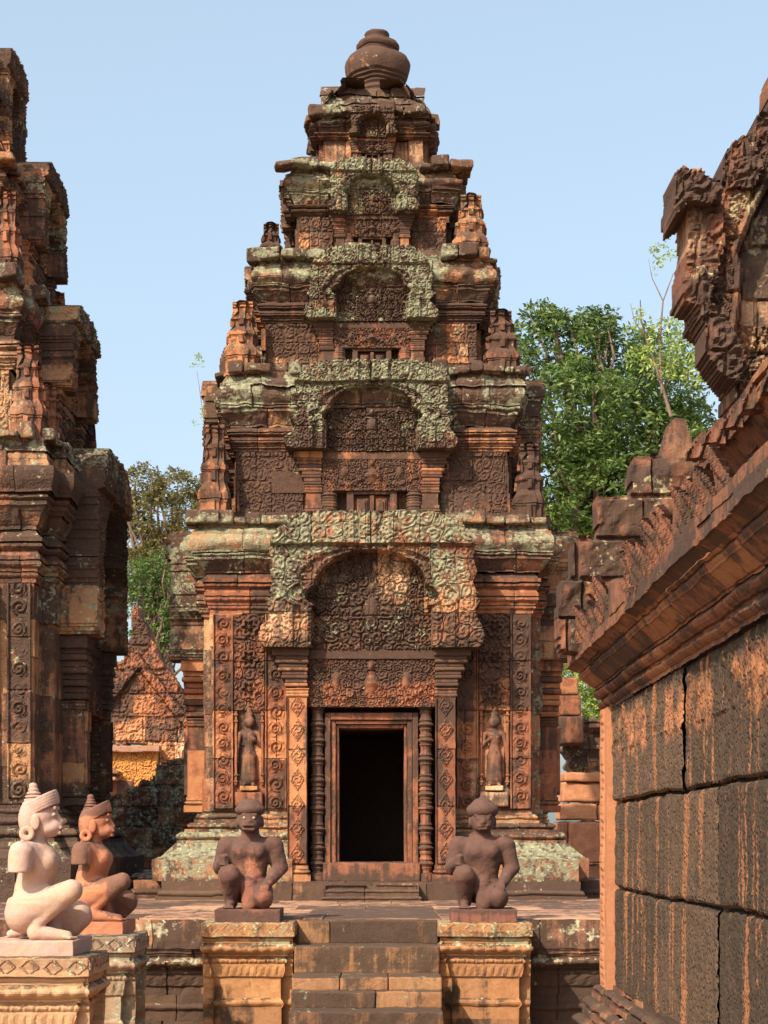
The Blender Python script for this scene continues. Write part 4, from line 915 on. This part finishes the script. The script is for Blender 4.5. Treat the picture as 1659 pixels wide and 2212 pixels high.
pl = [(WX, Y1), (WX, Y0), (3.6, Y0), (3.6, Y1)]
P = Prof(0).f(.34, .14).c(.34, .26, .06).f(.25, .08).t(.24, .09, .03, .01, .08).f(.22, .03).c(.2, .14, .08).t(.14, .06, .03).f(.12, .04).t(.09, .06, .03).f(.07, .03).t(.04, .04, .02).f(.0, .03)
mb = MB(); sweep(mb, pl, P, seg=.03, dr=.006, ch=.12); mb.build('base_moulding', M_libr, lb, jit=(.005, 13), big=.004)
lib_st = patches([(0, 1, 0, 1, 'g', 0)], 4)
P = Prof(2.235).f(.015, .02).t(.02, .045, .022, .006, .02).f(.02, .012).t(.035, .055, .028, .008, .022).f(.05, .012).c(.06, .12, .05, 4, .004, .03).f(.125, .01).t(.125, .03, .01).c(.135, .185, .03).f(.20, .02).f(.190, .085, 2).f(.165, .02).cap(.12)
mb = MB(); sweep(mb, pl, P, seg=.011, dr=.004, blk=(.35, .8), ch=.12); mb.build('cornice', M_libr, lb, jit=(.004, 13), big=.004)
mb = MB(); rbox(mb, (-(Y0+Y1)/2, .35, 2.42), (Y1-Y0-.02, .5, .4), .01, .3, LM, .3)
for i in range(7):   # corbelled half vault
    rbox(mb, (-(Y0+Y1)/2, .02+.10*i+.3, 2.62+.095*i*(1-.03*i)), (Y1-Y0-.2, .6, .12), .03, .08, LM)
rbox(mb, (-(Y0+Y1)/2-.1, 1.5, 3.1), (Y1-Y0-.5, 1.3, 1.3), .02, .3, LM, .3)
mb.build('half_vault_roof', M_libr, lb, jit=(.008, 9), big=.01)
# flame finials along the eaves
def flame(X, Z, h, w, lean): 
    v = Z/h; return np.abs(X-lean*v*v) < w*(1-v**1.6)*(.8+.2*np.sin(v*9))+.004
yy = 4.66*K; k = 0
while yy > 2.75*K:
    grp = k % 5
    h = random.uniform(.13, .20); 
    mb = MB(); h *= 1.1; slab(mb, -.07, .12, 0, h, 0, lambda X, Z: .012*np.clip(np.cos((X-.5*Z)*150), 0, 1), lambda X, Z: flame(X, Z, h, .052, .05), .008, .06, Matrix.Translation((1.075+random.uniform(-.01, .03), yy, 2.565+random.uniform(0, .015)))@Matrix.Rotation(-.55, 4, 'Z')@Matrix.Rotation(.2, 4, 'X')@Matrix.Diagonal((-1, 1, 1, 1)), bh=0)
    if not (4.05*K > yy > 3.75*K or random.random() < .18): mb.build('flame_finial', M_libr, lb, jit=(.006, 16))
    yy -= random.uniform(.10, .15); k += 1
for (yb, hb, wb) in ((4.02, .16, .16), (3.62, .13, .10), (3.1, .18, .14)):
    mb = MB(); rbox(mb, (1.12, yb*K, 2.57+hb/2), (.10, wb*1.7, hb), .02, .03); mb.build('fallen_block', M_libr, lb, jit=(.01, 9), big=.01)
# stepped back of the far gable, plain blocks
Dg = 4.62
def blk(mb, x0, x1, y0, y1, D, dep, r=.014, t=None): rbox(mb, ((wx(x0, D)+wx(x1, D))/2, D*K+dep*.45, (wz(y0, D)+wz(y1, D))/2), (wx(x1, D)-wx(x0, D), dep*.9, wz(y0, D)-wz(y1, D)), r, .035, None, t)
lg_st = patches([(1220, 1300, 1255, 1400, 'g', .45), (1350, 1560, 1010, 1200, 'g', .55), (1290, 1420, 1080, 1250, 'd', .4), (1350, 1450, 1000, 1040, 'd', .4), (1440, 1500, 930, 1000, 'p', .2), (1250, 1400, 1180, 1330, 'g', .35)], Dg, 9)
mb = MB(); go = [(1204, 1408), (1198, 1340), (1206, 1262), (1224, 1256), (1222, 1196), (1240, 1172), (1262, 1168), (1282, 1174), (1281, 1090), (1350, 1086), (1359, 1001), (1420, 1001), (1500, 1006), (1575, 1010), (1582, 945), (1700, 940), (1700, 1300), (1250, 1420)]
go = [(wx(a, Dg+.1), wz(b_, Dg+.1)) for a, b_ in go]; gx = [q[0] for q in go]; gz = [q[1] for q in go]
slab(mb, min(gx)-.02, max(gx)+.02, min(gz)-.02, max(gz)+.02, Dg*K, lambda X, Z: .035*fbm2(X, Z, 3.2, 5, 4)+.012*fbm2(X, Z, 16, 9, 3), lambda X, Z: inpoly(X+fbm2(X, Z, 12, 3, 2)*.012, Z+fbm2(X, Z, 12, 8, 2)*.010, go), .012, .24, bh=.215, bw=.30, groove=.03)
mb.build('gable', M_libr, lb, jit=(.005, 12), big=.008, stain=lg_st)
mb = MB(); z0, z1 = wz(1002, Dg), wz(905, Dg); xa, xb = wx(1430, Dg), wx(1508, Dg); xm = (xa+xb)/2
slab(mb, xa, xb, z0, z1, Dg*K, None, lambda X, Z: np.abs(X-xm+.01) < (xb-xa)/2*(1-.72*((Z-z0)/(z1-z0))**1.3), .012, .2, bh=0); mb.build('gable_peak', M_libr, lb, jit=(.008, 10), big=.01, stain=lg_st)
# carved pediment over the nave, closer to the camera
Dp = 3.35
op = [(1608, 985), (1575, 930), (1552, 900), (1560, 870), (1535, 835), (1508, 800), (1500, 745), (1478, 722), (1480, 690), (1452, 680), (1456, 640), (1470, 560), (1468, 500), (1440, 512), (1434, 470), (1436, 425), (1448, 414), (1490, 428), (1534, 446), (1545, 400), (1555, 372), (1585, 345), (1608, 340), (1608, 312), (1632, 300), (1640, 262), (1660, 258), (1644, 232), (1650, 190), (1662, 172), (1700, 150), (1760, 60), (1830, -20), (1900, 60), (1960, 170), (2060, 400), (2160, 520), (2200, 985)]
op = [(wx(a, Dp+.10), wz(b_, Dp+.10)) for a, b_ in op]; cxp = wx(1830, Dp)
ip = [(wx(a, Dp), wz(b_, Dp)) for a, b_ in [(1600, 990), (1590, 860), (1572, 800), (1590, 700), (1602, 600), (1592, 560), (1625, 470), (1700, 330), (1830, 220), (1960, 330), (2040, 500), (2060, 990)]]
def ped_h(X, Z):
    i = inpoly(X, Z, ip); s1 = scrolls(X, Z, .07, 41); s2 = scrolls(X, Z, .12, 43)
    low = (Z < wz(700, Dp)) & i
    pan = np.where(low, scrolls(X, Z, .062, 47)*.045, .004*s1)
    d = polydist(X, Z, ip); rim = .03*np.clip(1-np.abs(d-.02)/.018, 0, 1); bd = .018*np.clip(np.abs(np.sin((X*.7+Z*.7)*120)), 0, 1)*(np.abs(d-.055) < .016)
    lf_ = .5+.5*np.sin((X*.55-Z*.83)*46+3*np.sin(Z*14)); band = np.where(d < .075, .06+rim+bd, .045+.035*s2*lf_+.022*s1)
    return np.where(i, pan-.04+rim, band)
lp_st = patches([(1570, 1660, 430, 540, 'g', .8), (1600, 1660, 700, 900, 'p', .7), (1600, 1660, 540, 700, 'p', .6), (1460, 1520, 470, 560, 'p', .5), (1480, 1560, 560, 620, 'g', .5), (1440, 1540, 410, 470, 'd', .45), (1480, 1580, 620, 900, 'd', .35)], Dp, 7)
mb = MB(); slab(mb, wx(1425, Dp), wx(2210, Dp), wz(990, Dp), wz(-25, Dp), Dp*K, ped_h, lambda X, Z: inpoly(X+fbm2(X, Z, 22, 3, 2)*.012, Z+fbm2(X, Z, 22, 8, 2)*.012, op), .0085, .24, bh=.21, bw=.26, groove=.02)
mb.build('carved_pediment', M_libr, lb, jit=(.002, 16), big=.008, stain=lp_st)
mb = MB()
for pg, dy, th in (([(1436, 425), (1450, 414), (1492, 430), (1536, 448), (1536, 480), (1462, 484), (1436, 508)], .16, .42), ([(1464, 484), (1536, 482), (1545, 560), (1528, 640), (1505, 700), (1456, 684), (1452, 655), (1468, 560)], .10, .42), ([(1482, 690), (1540, 700), (1585, 800), (1575, 850), (1535, 838), (1500, 790), (1504, 742)], .13, .38), ([(1556, 385), (1588, 345), (1610, 340), (1625, 400), (1600, 450), (1550, 445)], .08, .4), ([(1610, 318), (1634, 300), (1642, 262), (1662, 262), (1690, 300), (1660, 370), (1612, 345)], .06, .4), ([(1648, 238), (1652, 190), (1665, 172), (1720, 160), (1720, 260), (1660, 258)], .05, .4)):
    th *= .6; De = Dp+(th-dy)/K*.8; pg = [(wx(a, De), wz(b_, De)) for a, b_ in pg]; xs_ = [q[0] for q in pg]; zs_ = [q[1] for q in pg]
    slab(mb, min(xs_)-.01, max(xs_)+.01, min(zs_)-.01, max(zs_)+.01, Dp*K-dy, lambda X, Z: .03*scrolls(X, Z, .11, 91)+.02*fbm2(X, Z, 9, 5, 3), lambda X, Z: inpoly(X, Z, pg), .009, th, bh=0)
mb.build('naga_terminal', M_libr, lb, jit=(.006, 14), big=.006, stain=lp_st)
mb = MB(); P = Prof(3.02).c(.0, .10, .10, 4, .01, .05).f(.12, .03).t(.10, .05, .02).f(.13, .03).cap(.3)   # ledge under the pediment
sweep(mb, [(1.50, 3.75*K), (1.50, 2.2*K), (3.4, 2.2*K), (3.4, 3.75*K)], P, seg=.03); sweep(mb, [(1.50, 3.75*K), (1.50, 2.2*K), (3.4, 2.2*K), (3.4, 3.75*K)], Prof(2.6).f(0, .42), seg=.06); mb.build('upper_cornice', M_libr, lb, jit=(.006, 12), big=.005)
for i in range(7):
    mb = MB(); x = wx(1520+random.uniform(-10, 70), 3.4); z_ = wz(985-i*8, 3.4); h = random.uniform(.10, .17); slab(mb, -.05, .06, 0, h, 0, lambda X, Z: .015*np.clip(np.cos((X-.4*Z)*130), 0, 1), lambda X, Z: flame(X, Z, h, .04, .03), .009, .06, Matrix.Translation((1.30+.02*i, (3.55-.13*i)*K, 3.10)), bh=0); mb.build('flame_finial', M_libr, lb, jit=(.006, 16))

# ------------------------------------------------------------------ ruins behind
gp = thing('ruined_gate', 'ruined red gate with flame-edged carved pediment between the left and middle towers', 'ruin', (wx(310, 15), 15.4*K, 1.0))
D = 15.0
op2 = [(wx(a, D), wz(b_, D)) for a, b_ in [(150, 1600), (150, 1480), (212, 1475), (225, 1440), (262, 1430), (270, 1400), (284, 1375), (287, 1320), (296, 1312), (306, 1345), (318, 1350), (325, 1380), (338, 1392), (345, 1420), (362, 1440), (375, 1465), (398, 1500), (405, 1540), (410, 1610), (392, 1620), (392, 1650), (345, 1650), (345, 1608)]]
gst = patches([(215, 280, 1480, 1560, 'd', .8), (205, 350, 1560, 1610, 'p', .15), (375, 400, 1580, 1640, 'p', .9), (280, 320, 1330, 1400, 'd', .5), (380, 410, 1500, 1600, 'd', .4), (330, 400, 1440, 1520, 'g', .3)], D, 10)
mb = MB(); slab(mb, wx(145, D), wx(415, D), wz(1655, D), wz(1310, D), D*K, lambda X, Z: .04*scrolls(X, Z, .32, 9)+.03*scrolls(X, Z, .15, 12)+.10*(np.abs(np.abs(X-wx(300, D))*1.15+(Z-wz(1600, D))*.9-1.25) < .12), lambda X, Z: inpoly(X+.05*fbm2(X, Z, 5, 3, 2), Z+.05*fbm2(X, Z, 5, 4, 2), op2), .025, .6, bh=.42, bw=.6, groove=.03); mb.build('pediment', M_carv, gp, jit=(.01, 6), big=.01, stain=gst)
mb = MB(); slab(mb, wx(140, D), wx(343, D), wz(1700, D), wz(1625, D), D*K-.25, lambda X, Z: .05*scrolls(X, Z, .13, 14), None, .02, .4, bh=0); mb.build('lintel', M_gold, gp, jit=(.006, 8))
mb = MB(); blk(mb, 140, 345, 1610, 1624, D-.2, .4, .02); blk(mb, 150, 255, 1664, 1672, D-.3, .4, .02); blk(mb, 150, 250, 1678, 1686, D-.3, .4, .02); mb.build('ledge', M_pave, gp, jit=(.01, 6))
mb = MB()
for i in range(5): blk(mb, 130, 290-(i % 2)*30, 1686+i*38, 1722+i*38, D-.15, .8, .04)
mb.build('door_pier', M_plain, gp, jit=(.012, 6))
mb = MB()
for i in range(8):
    x = 345
    blk(mb, 346, 372+(i*13) % 9, 1650+i*34, 1682+i*34, D-.02, .7, .03); blk(mb, 374, 402, 1650+i*34, 1682+i*34, D+.03, .7, .03)
mb.build('wall', M_plain, gp, jit=(.012, 6))
# dark lichen-covered laterite wall
Dw = 9.6; rw = thing('laterite_ruin_wall', 'broken laterite wall spotted with grey-green lichen left of the middle tower', 'wall', (wx(320, Dw), Dw*K+.3, 1.0))
mb = MB()
tops = [(150, 1965), (150, 1740), (225, 1740), (225, 1716), (262, 1714), (264, 1700), (300, 1698), (303, 1682), (335, 1680), (337, 1655), (362, 1652), (364, 1640), (480, 1640), (480, 1965)]
tops = [(wx(a, Dw), wz(b_, Dw)) for a, b_ in tops]; gx = [q[0] for q in tops]; gz = [q[1] for q in tops]
slab(mb, min(gx), max(gx), min(gz)-.02, max(gz)+.02, Dw*K, lambda X, Z: .03*fbm2(X, Z, 4, 5, 4)+.012*fbm2(X, Z, 20, 9, 3), lambda X, Z: inpoly(X+fbm2(X, Z, 6, 3, 3)*.03, Z+fbm2(X, Z, 6, 8, 3)*.03, tops), .014, .6, bh=.235, bw=.36, groove=.015)
mb.build('masonry', M_rubble, rw, jit=(.014, 9), big=.015)
mb = MB()
for _ in range(16): 
    rbox(mb, (wx(random.uniform(270, 430), 8.6), 8.6*K+random.uniform(-.6, .6), 1.04+random.random()*.14), (random.uniform(.15, .35), random.uniform(.15, .3), random.uniform(.1, .22)), .03, .05, None)
tag(re_origin(mb.build('rubble_heap', M_rubble, jit=(.012, 9), big=.015), (wx(350, 8.6), 8.6*K, 1.0)), 'low heap of lichen-covered rubble blocks at the foot of the broken wall', 'rubble')
# building at the right behind the library corner
rb = thing('side_gallery', 'red block wall with a carved pier between the middle tower and the library corner', 'ruin', (wx(1270, 11), 11.3*K, 1.0)); D = 11.0
mb = MB()
for (y0, y1, cs) in ((1930, 1990, (1180, 1240, 1310, 1400)), (1868, 1930, (1195, 1268, 1345, 1420)), (1775, 1866, (1205, 1228, 1318, 1400)), (1735, 1773, (1210, 1290, 1370, 1430)), (1690, 1733, (1215, 1330, 1430)), (1668, 1690, (1218, 1300, 1420))):
    for a, b_ in zip(cs[:-1], cs[1:]): blk(mb, a+.5, b_-.5, y0, y1-1.5, D+random.uniform(-.03, .03), .7, .03)
mb.build('block_wall', stone('gallery_sandstone', (.36, .15, .08), (.46, .20, .10), dark=-.04, green=-.06), rb, jit=(.01, 6), big=.01)
gst2 = patches([(1200, 1400, 1650, 1680, 'g', .7), (1200, 1400, 1600, 1630, 'd', .5)], D)
mb = MB(); zz = wz(1670, D); P = Prof(zz).f(.0, .06).t(.02, .10, .03).f(.01, .05).c(.02, .08, .10).f(.09, .05).f(.02, .14).c(.02, .12, .08).f(.13, .05).t(.10, .07, .03).cap(.2)
xw = wx(1212, D); sweep(mb, [(xw+.15, D*K+.1), (wx(1440, D), D*K+.1), (wx(1440, D), D*K+.8), (xw+.15, D*K+.8)], P, seg=.05); mb.build('cornice', M_corn, rb, jit=(.008, 8), stain=gst2)
mb = MB(); blk(mb, 1206, 1250, 1462, 1500, D-.1, .5, .03); blk(mb, 1202, 1254, 1500, 1545, D-.1, .5, .03); blk(mb, 1202, 1260, 1546, 1608, D-.12, .5, .03); mb.build('pier', M_plain, rb, jit=(.01, 7), big=.012)

# ------------------------------------------------------------------ trees
def tube(mb, pts, rad, n=8):
    pts = np.array(pts, float); rad = np.array(rad); m = len(pts); T = np.gradient(pts, axis=0); T /= np.linalg.norm(T, axis=1, keepdims=True)
    up = np.array([.3, .9, .1]); A = np.cross(T, up); A /= np.linalg.norm(A, axis=1, keepdims=True); B_ = np.cross(T, A); a = np.arange(n)*2*PI/n
    V = pts[:, None]+rad[:, None, None]*(np.cos(a)[None, :, None]*A[:, None]+np.sin(a)[None, :, None]*B_[:, None]); mb.add(V, grid_faces(m, n, True), .4)
def branches(mb, base, tips, r0, seed):
    R = np.random.default_rng(seed)
    for t in tips:
        t = np.array(t); b = np.array(base); k = np.linspace(0, 1, 9)[:, None]; mid = b+(t-b)*np.array([.25, .25, .62]); P = (1-k)**2*b+2*k*(1-k)*mid+k*k*t; P[1:-1] += R.normal(0, .10, (7, 3)); tube(mb, P, r0*(1-.85*k[:, 0]))
def leaves(mb, centres, nleaf, size, R, droop=.2, tint=None):
    C = np.repeat(centres, nleaf, 0); n = len(C); d = R.normal(size=(n, 3)); d[:, 2] = d[:, 2]*.6-droop+.35; d /= np.linalg.norm(d, axis=1, keepdims=True)
    s = np.cross(d, R.normal(size=(n, 3))); s /= np.linalg.norm(s, axis=1, keepdims=True); L = size*R.uniform(.6, 1.3, n)[:, None]; st = L*R.uniform(.05, .35, (n, 1))
    a = C+d*st; b = C+d*(st+L*.5)+s*L*.17; c = C+d*(st+L)-np.array([0, 0, 1])*L*.15; e = C+d*(st+L*.5)-s*L*.17
    V = np.stack([a, b, c, e], 1).reshape(-1, 3); Q = np.arange(n*4).reshape(-1, 4)
    t = np.repeat(R.uniform(0, 1, len(centres)) if tint is None else tint, nleaf)*.7+R.uniform(0, .3, n); mb.add(V, Q, t)
def crown_pts(blobs, dens, R, hollow=.55):
    out = []
    for (x, y, z, rx, ry, rz) in blobs:
        n = int(dens*(rx*ry+rx*rz+ry*rz)); u = R.normal(size=(n, 3)); u /= np.linalg.norm(u, axis=1, keepdims=True); r = (hollow+(1-hollow)*R.uniform(0, 1, n)**.6)[:, None]*(1+.18*vnoise(u*2.3+x, 5))[:, None]
        p = np.array([x, y, z])+u*r*np.array([rx, ry, rz]); k = vnoise(p*1.1, 9) > -.42; out.append(p[k])
    return np.concatenate(out)
M_leafg = leaf_mat('green_leaves', [(.03, .065, .016), (.065, .125, .026), (.115, .185, .042), (.19, .26, .07)])
M_leafo = leaf_mat('olive_leaves', [(.10, .085, .03), (.16, .13, .045), (.13, .15, .05), (.26, .17, .07)])
M_leafy = leaf_mat('young_leaves', [(.16, .26, .05), (.28, .38, .08), (.38, .46, .11)])
M_bark = stone('bark', (.16, .11, .075), (.24, .17, .12), dark=0, green=-.05)
def px3(x, y, D): return (wx(x, D), D*K, wz(y, D))
def tree(name, label, blobs, Dt, base, dens, nleaf, size, mat, seed, r0=.25, nb=3, group='trees behind the temple', hollow=.55, thin=None):
    R = np.random.default_rng(seed); bx = wx(base, Dt); root = thing(name, label, 'tree', (bx, Dt*K, 0), group)
    B = []
    for (x, y, rx, ry, dd) in blobs: c = px3(x, y, Dt+dd*.5); s = (Dt+dd*.5)/F; B.append((c[0], c[1], c[2], rx*s, (rx+ry)*.5*s, ry*s))
    P = crown_pts(B, dens, R, hollow); mb = MB(); leaves(mb, P, nleaf, size, R); mb.build('crown', mat, root, jit=None)
    mb = MB(); hz = min(b[2] for b in B)*.6; tube(mb, [(bx, Dt*K, 0), (bx+.1, Dt*K, hz*.5), (bx, Dt*K+.1, hz)], [r0*1.3, r0, r0*.9], 10)
    branches(mb, (bx, Dt*K, hz*.9), [(b[0]+R.normal(0, .2), b[1], b[2]+b[5]*.2) for b in B if nb]+[(b[0]+R.uniform(-.8, .8)*b[3], b[1]-.5*b[4], b[2]+R.uniform(-.6, .5)*b[5]) for b in B for _ in range(nb)], r0*.6, seed)
    for path, r in (thin or []):
        m2 = MB(); tube(m2, [px3(*q) for q in path], np.linspace(r, r*.25, len(path)), 6); m2.build('branch', M_bark, root, jit=(.01, 3))
    mb.build('trunk', M_bark, root, jit=(.01, 3)); return root
tree('broadleaf_tree', 'big dense green broadleaf tree rising between the middle tower and the library', [(1200, 760, 110, 90, 0), (1320, 790, 110, 100, 1), (1420, 830, 110, 120, 0), (1250, 900, 130, 130, -1), (1380, 960, 140, 130, 0), (1180, 1020, 100, 130, 0), (1300, 1060, 120, 120, -1), (1480, 1000, 110, 130, 1), (1240, 1150, 90, 90, 0), (1060, 900, 110, 130, 1), (1360, 1180, 130, 100, 0), (1540, 1150, 120, 110, 0), (1180, 690, 50, 40, 0), (1290, 705, 60, 40, 0)], 19, 1300, 135, 9, .15, M_leafg, 3, .20, hollow=.45)
tree('slender_tree', 'thin pale tree with bare twigs and sparse young leaves behind the library gable', [(1430, 600, 34, 34, 0), (1415, 645, 34, 30, 0), (1440, 545, 42, 30, 0), (1390, 700, 45, 35, 0), (1450, 720, 50, 50, 0), (1405, 770, 60, 45, 0), (1480, 790, 60, 60, 0)], 16, 1440, 75, 6, .10, M_leafy, 5, .05, nb=0, hollow=.2,
     thin=[([(1450, 900, 16), (1420, 800, 16), (1400, 740, 16), (1385, 690, 16), (1383, 648, 16)], .035), ([(1430, 850, 16), (1425, 740, 16), (1432, 650, 16), (1455, 590, 16)], .03), ([(1400, 740, 16), (1370, 690, 16), (1362, 655, 16)], .015), ([(1432, 650, 16), (1410, 600, 16), (1402, 560, 16)], .012)])
tree('olive_tree', 'brownish olive tree with thin foliage between the left tower and the middle tower', [(300, 1050, 60, 45, 0), (380, 1060, 60, 45, 0), (340, 1120, 80, 60, 0), (410, 1130, 50, 80, 0), (290, 1150, 60, 70, 1), (360, 1210, 70, 60, 0), (450, 1080, 40, 60, 1), (300, 1230, 50, 50, 0), (410, 1220, 50, 50, 0)], 24, 350, 190, 8, .13, M_leafo, 8, .22)
tree('green_bushy_tree', 'bright green bushy tree low behind the ruined gate', [(320, 1270, 45, 50, 0), (350, 1230, 40, 40, 0), (300, 1310, 40, 40, 0), (350, 1330, 40, 50, 0), (330, 1390, 60, 50, 0), (390, 1350, 50, 60, 0), (300, 1250, 40, 50, 0), (390, 1280, 50, 50, 0)], 20, 330, 190, 9, .10, M_leafg, 9, .12)
tree('leafy_bush', 'small bright green bush seen under the library cornice, behind the red pier', [(1262, 1530, 26, 34, 0), (1272, 1580, 30, 34, 0), (1292, 1550, 28, 40, 0), (1250, 1600, 26, 26, 0), (1275, 1480, 40, 30, 0), (1260, 1440, 60, 30, 1)], 13, 1270, 700, 9, .075, M_leafy, 12, .05)
tree('yellow_twig_tree', 'few yellow leaf sprays showing left of the middle tower', [(422, 790, 12, 6, 0), (432, 770, 8, 14, 0), (420, 912, 6, 8, 0), (450, 900, 20, 30, 0)], 22, 470, 160, 5, .09, M_leafy, 15, .04, nb=0, thin=[([(452, 1010, 22), (440, 900, 22), (425, 800, 22)], .02)])
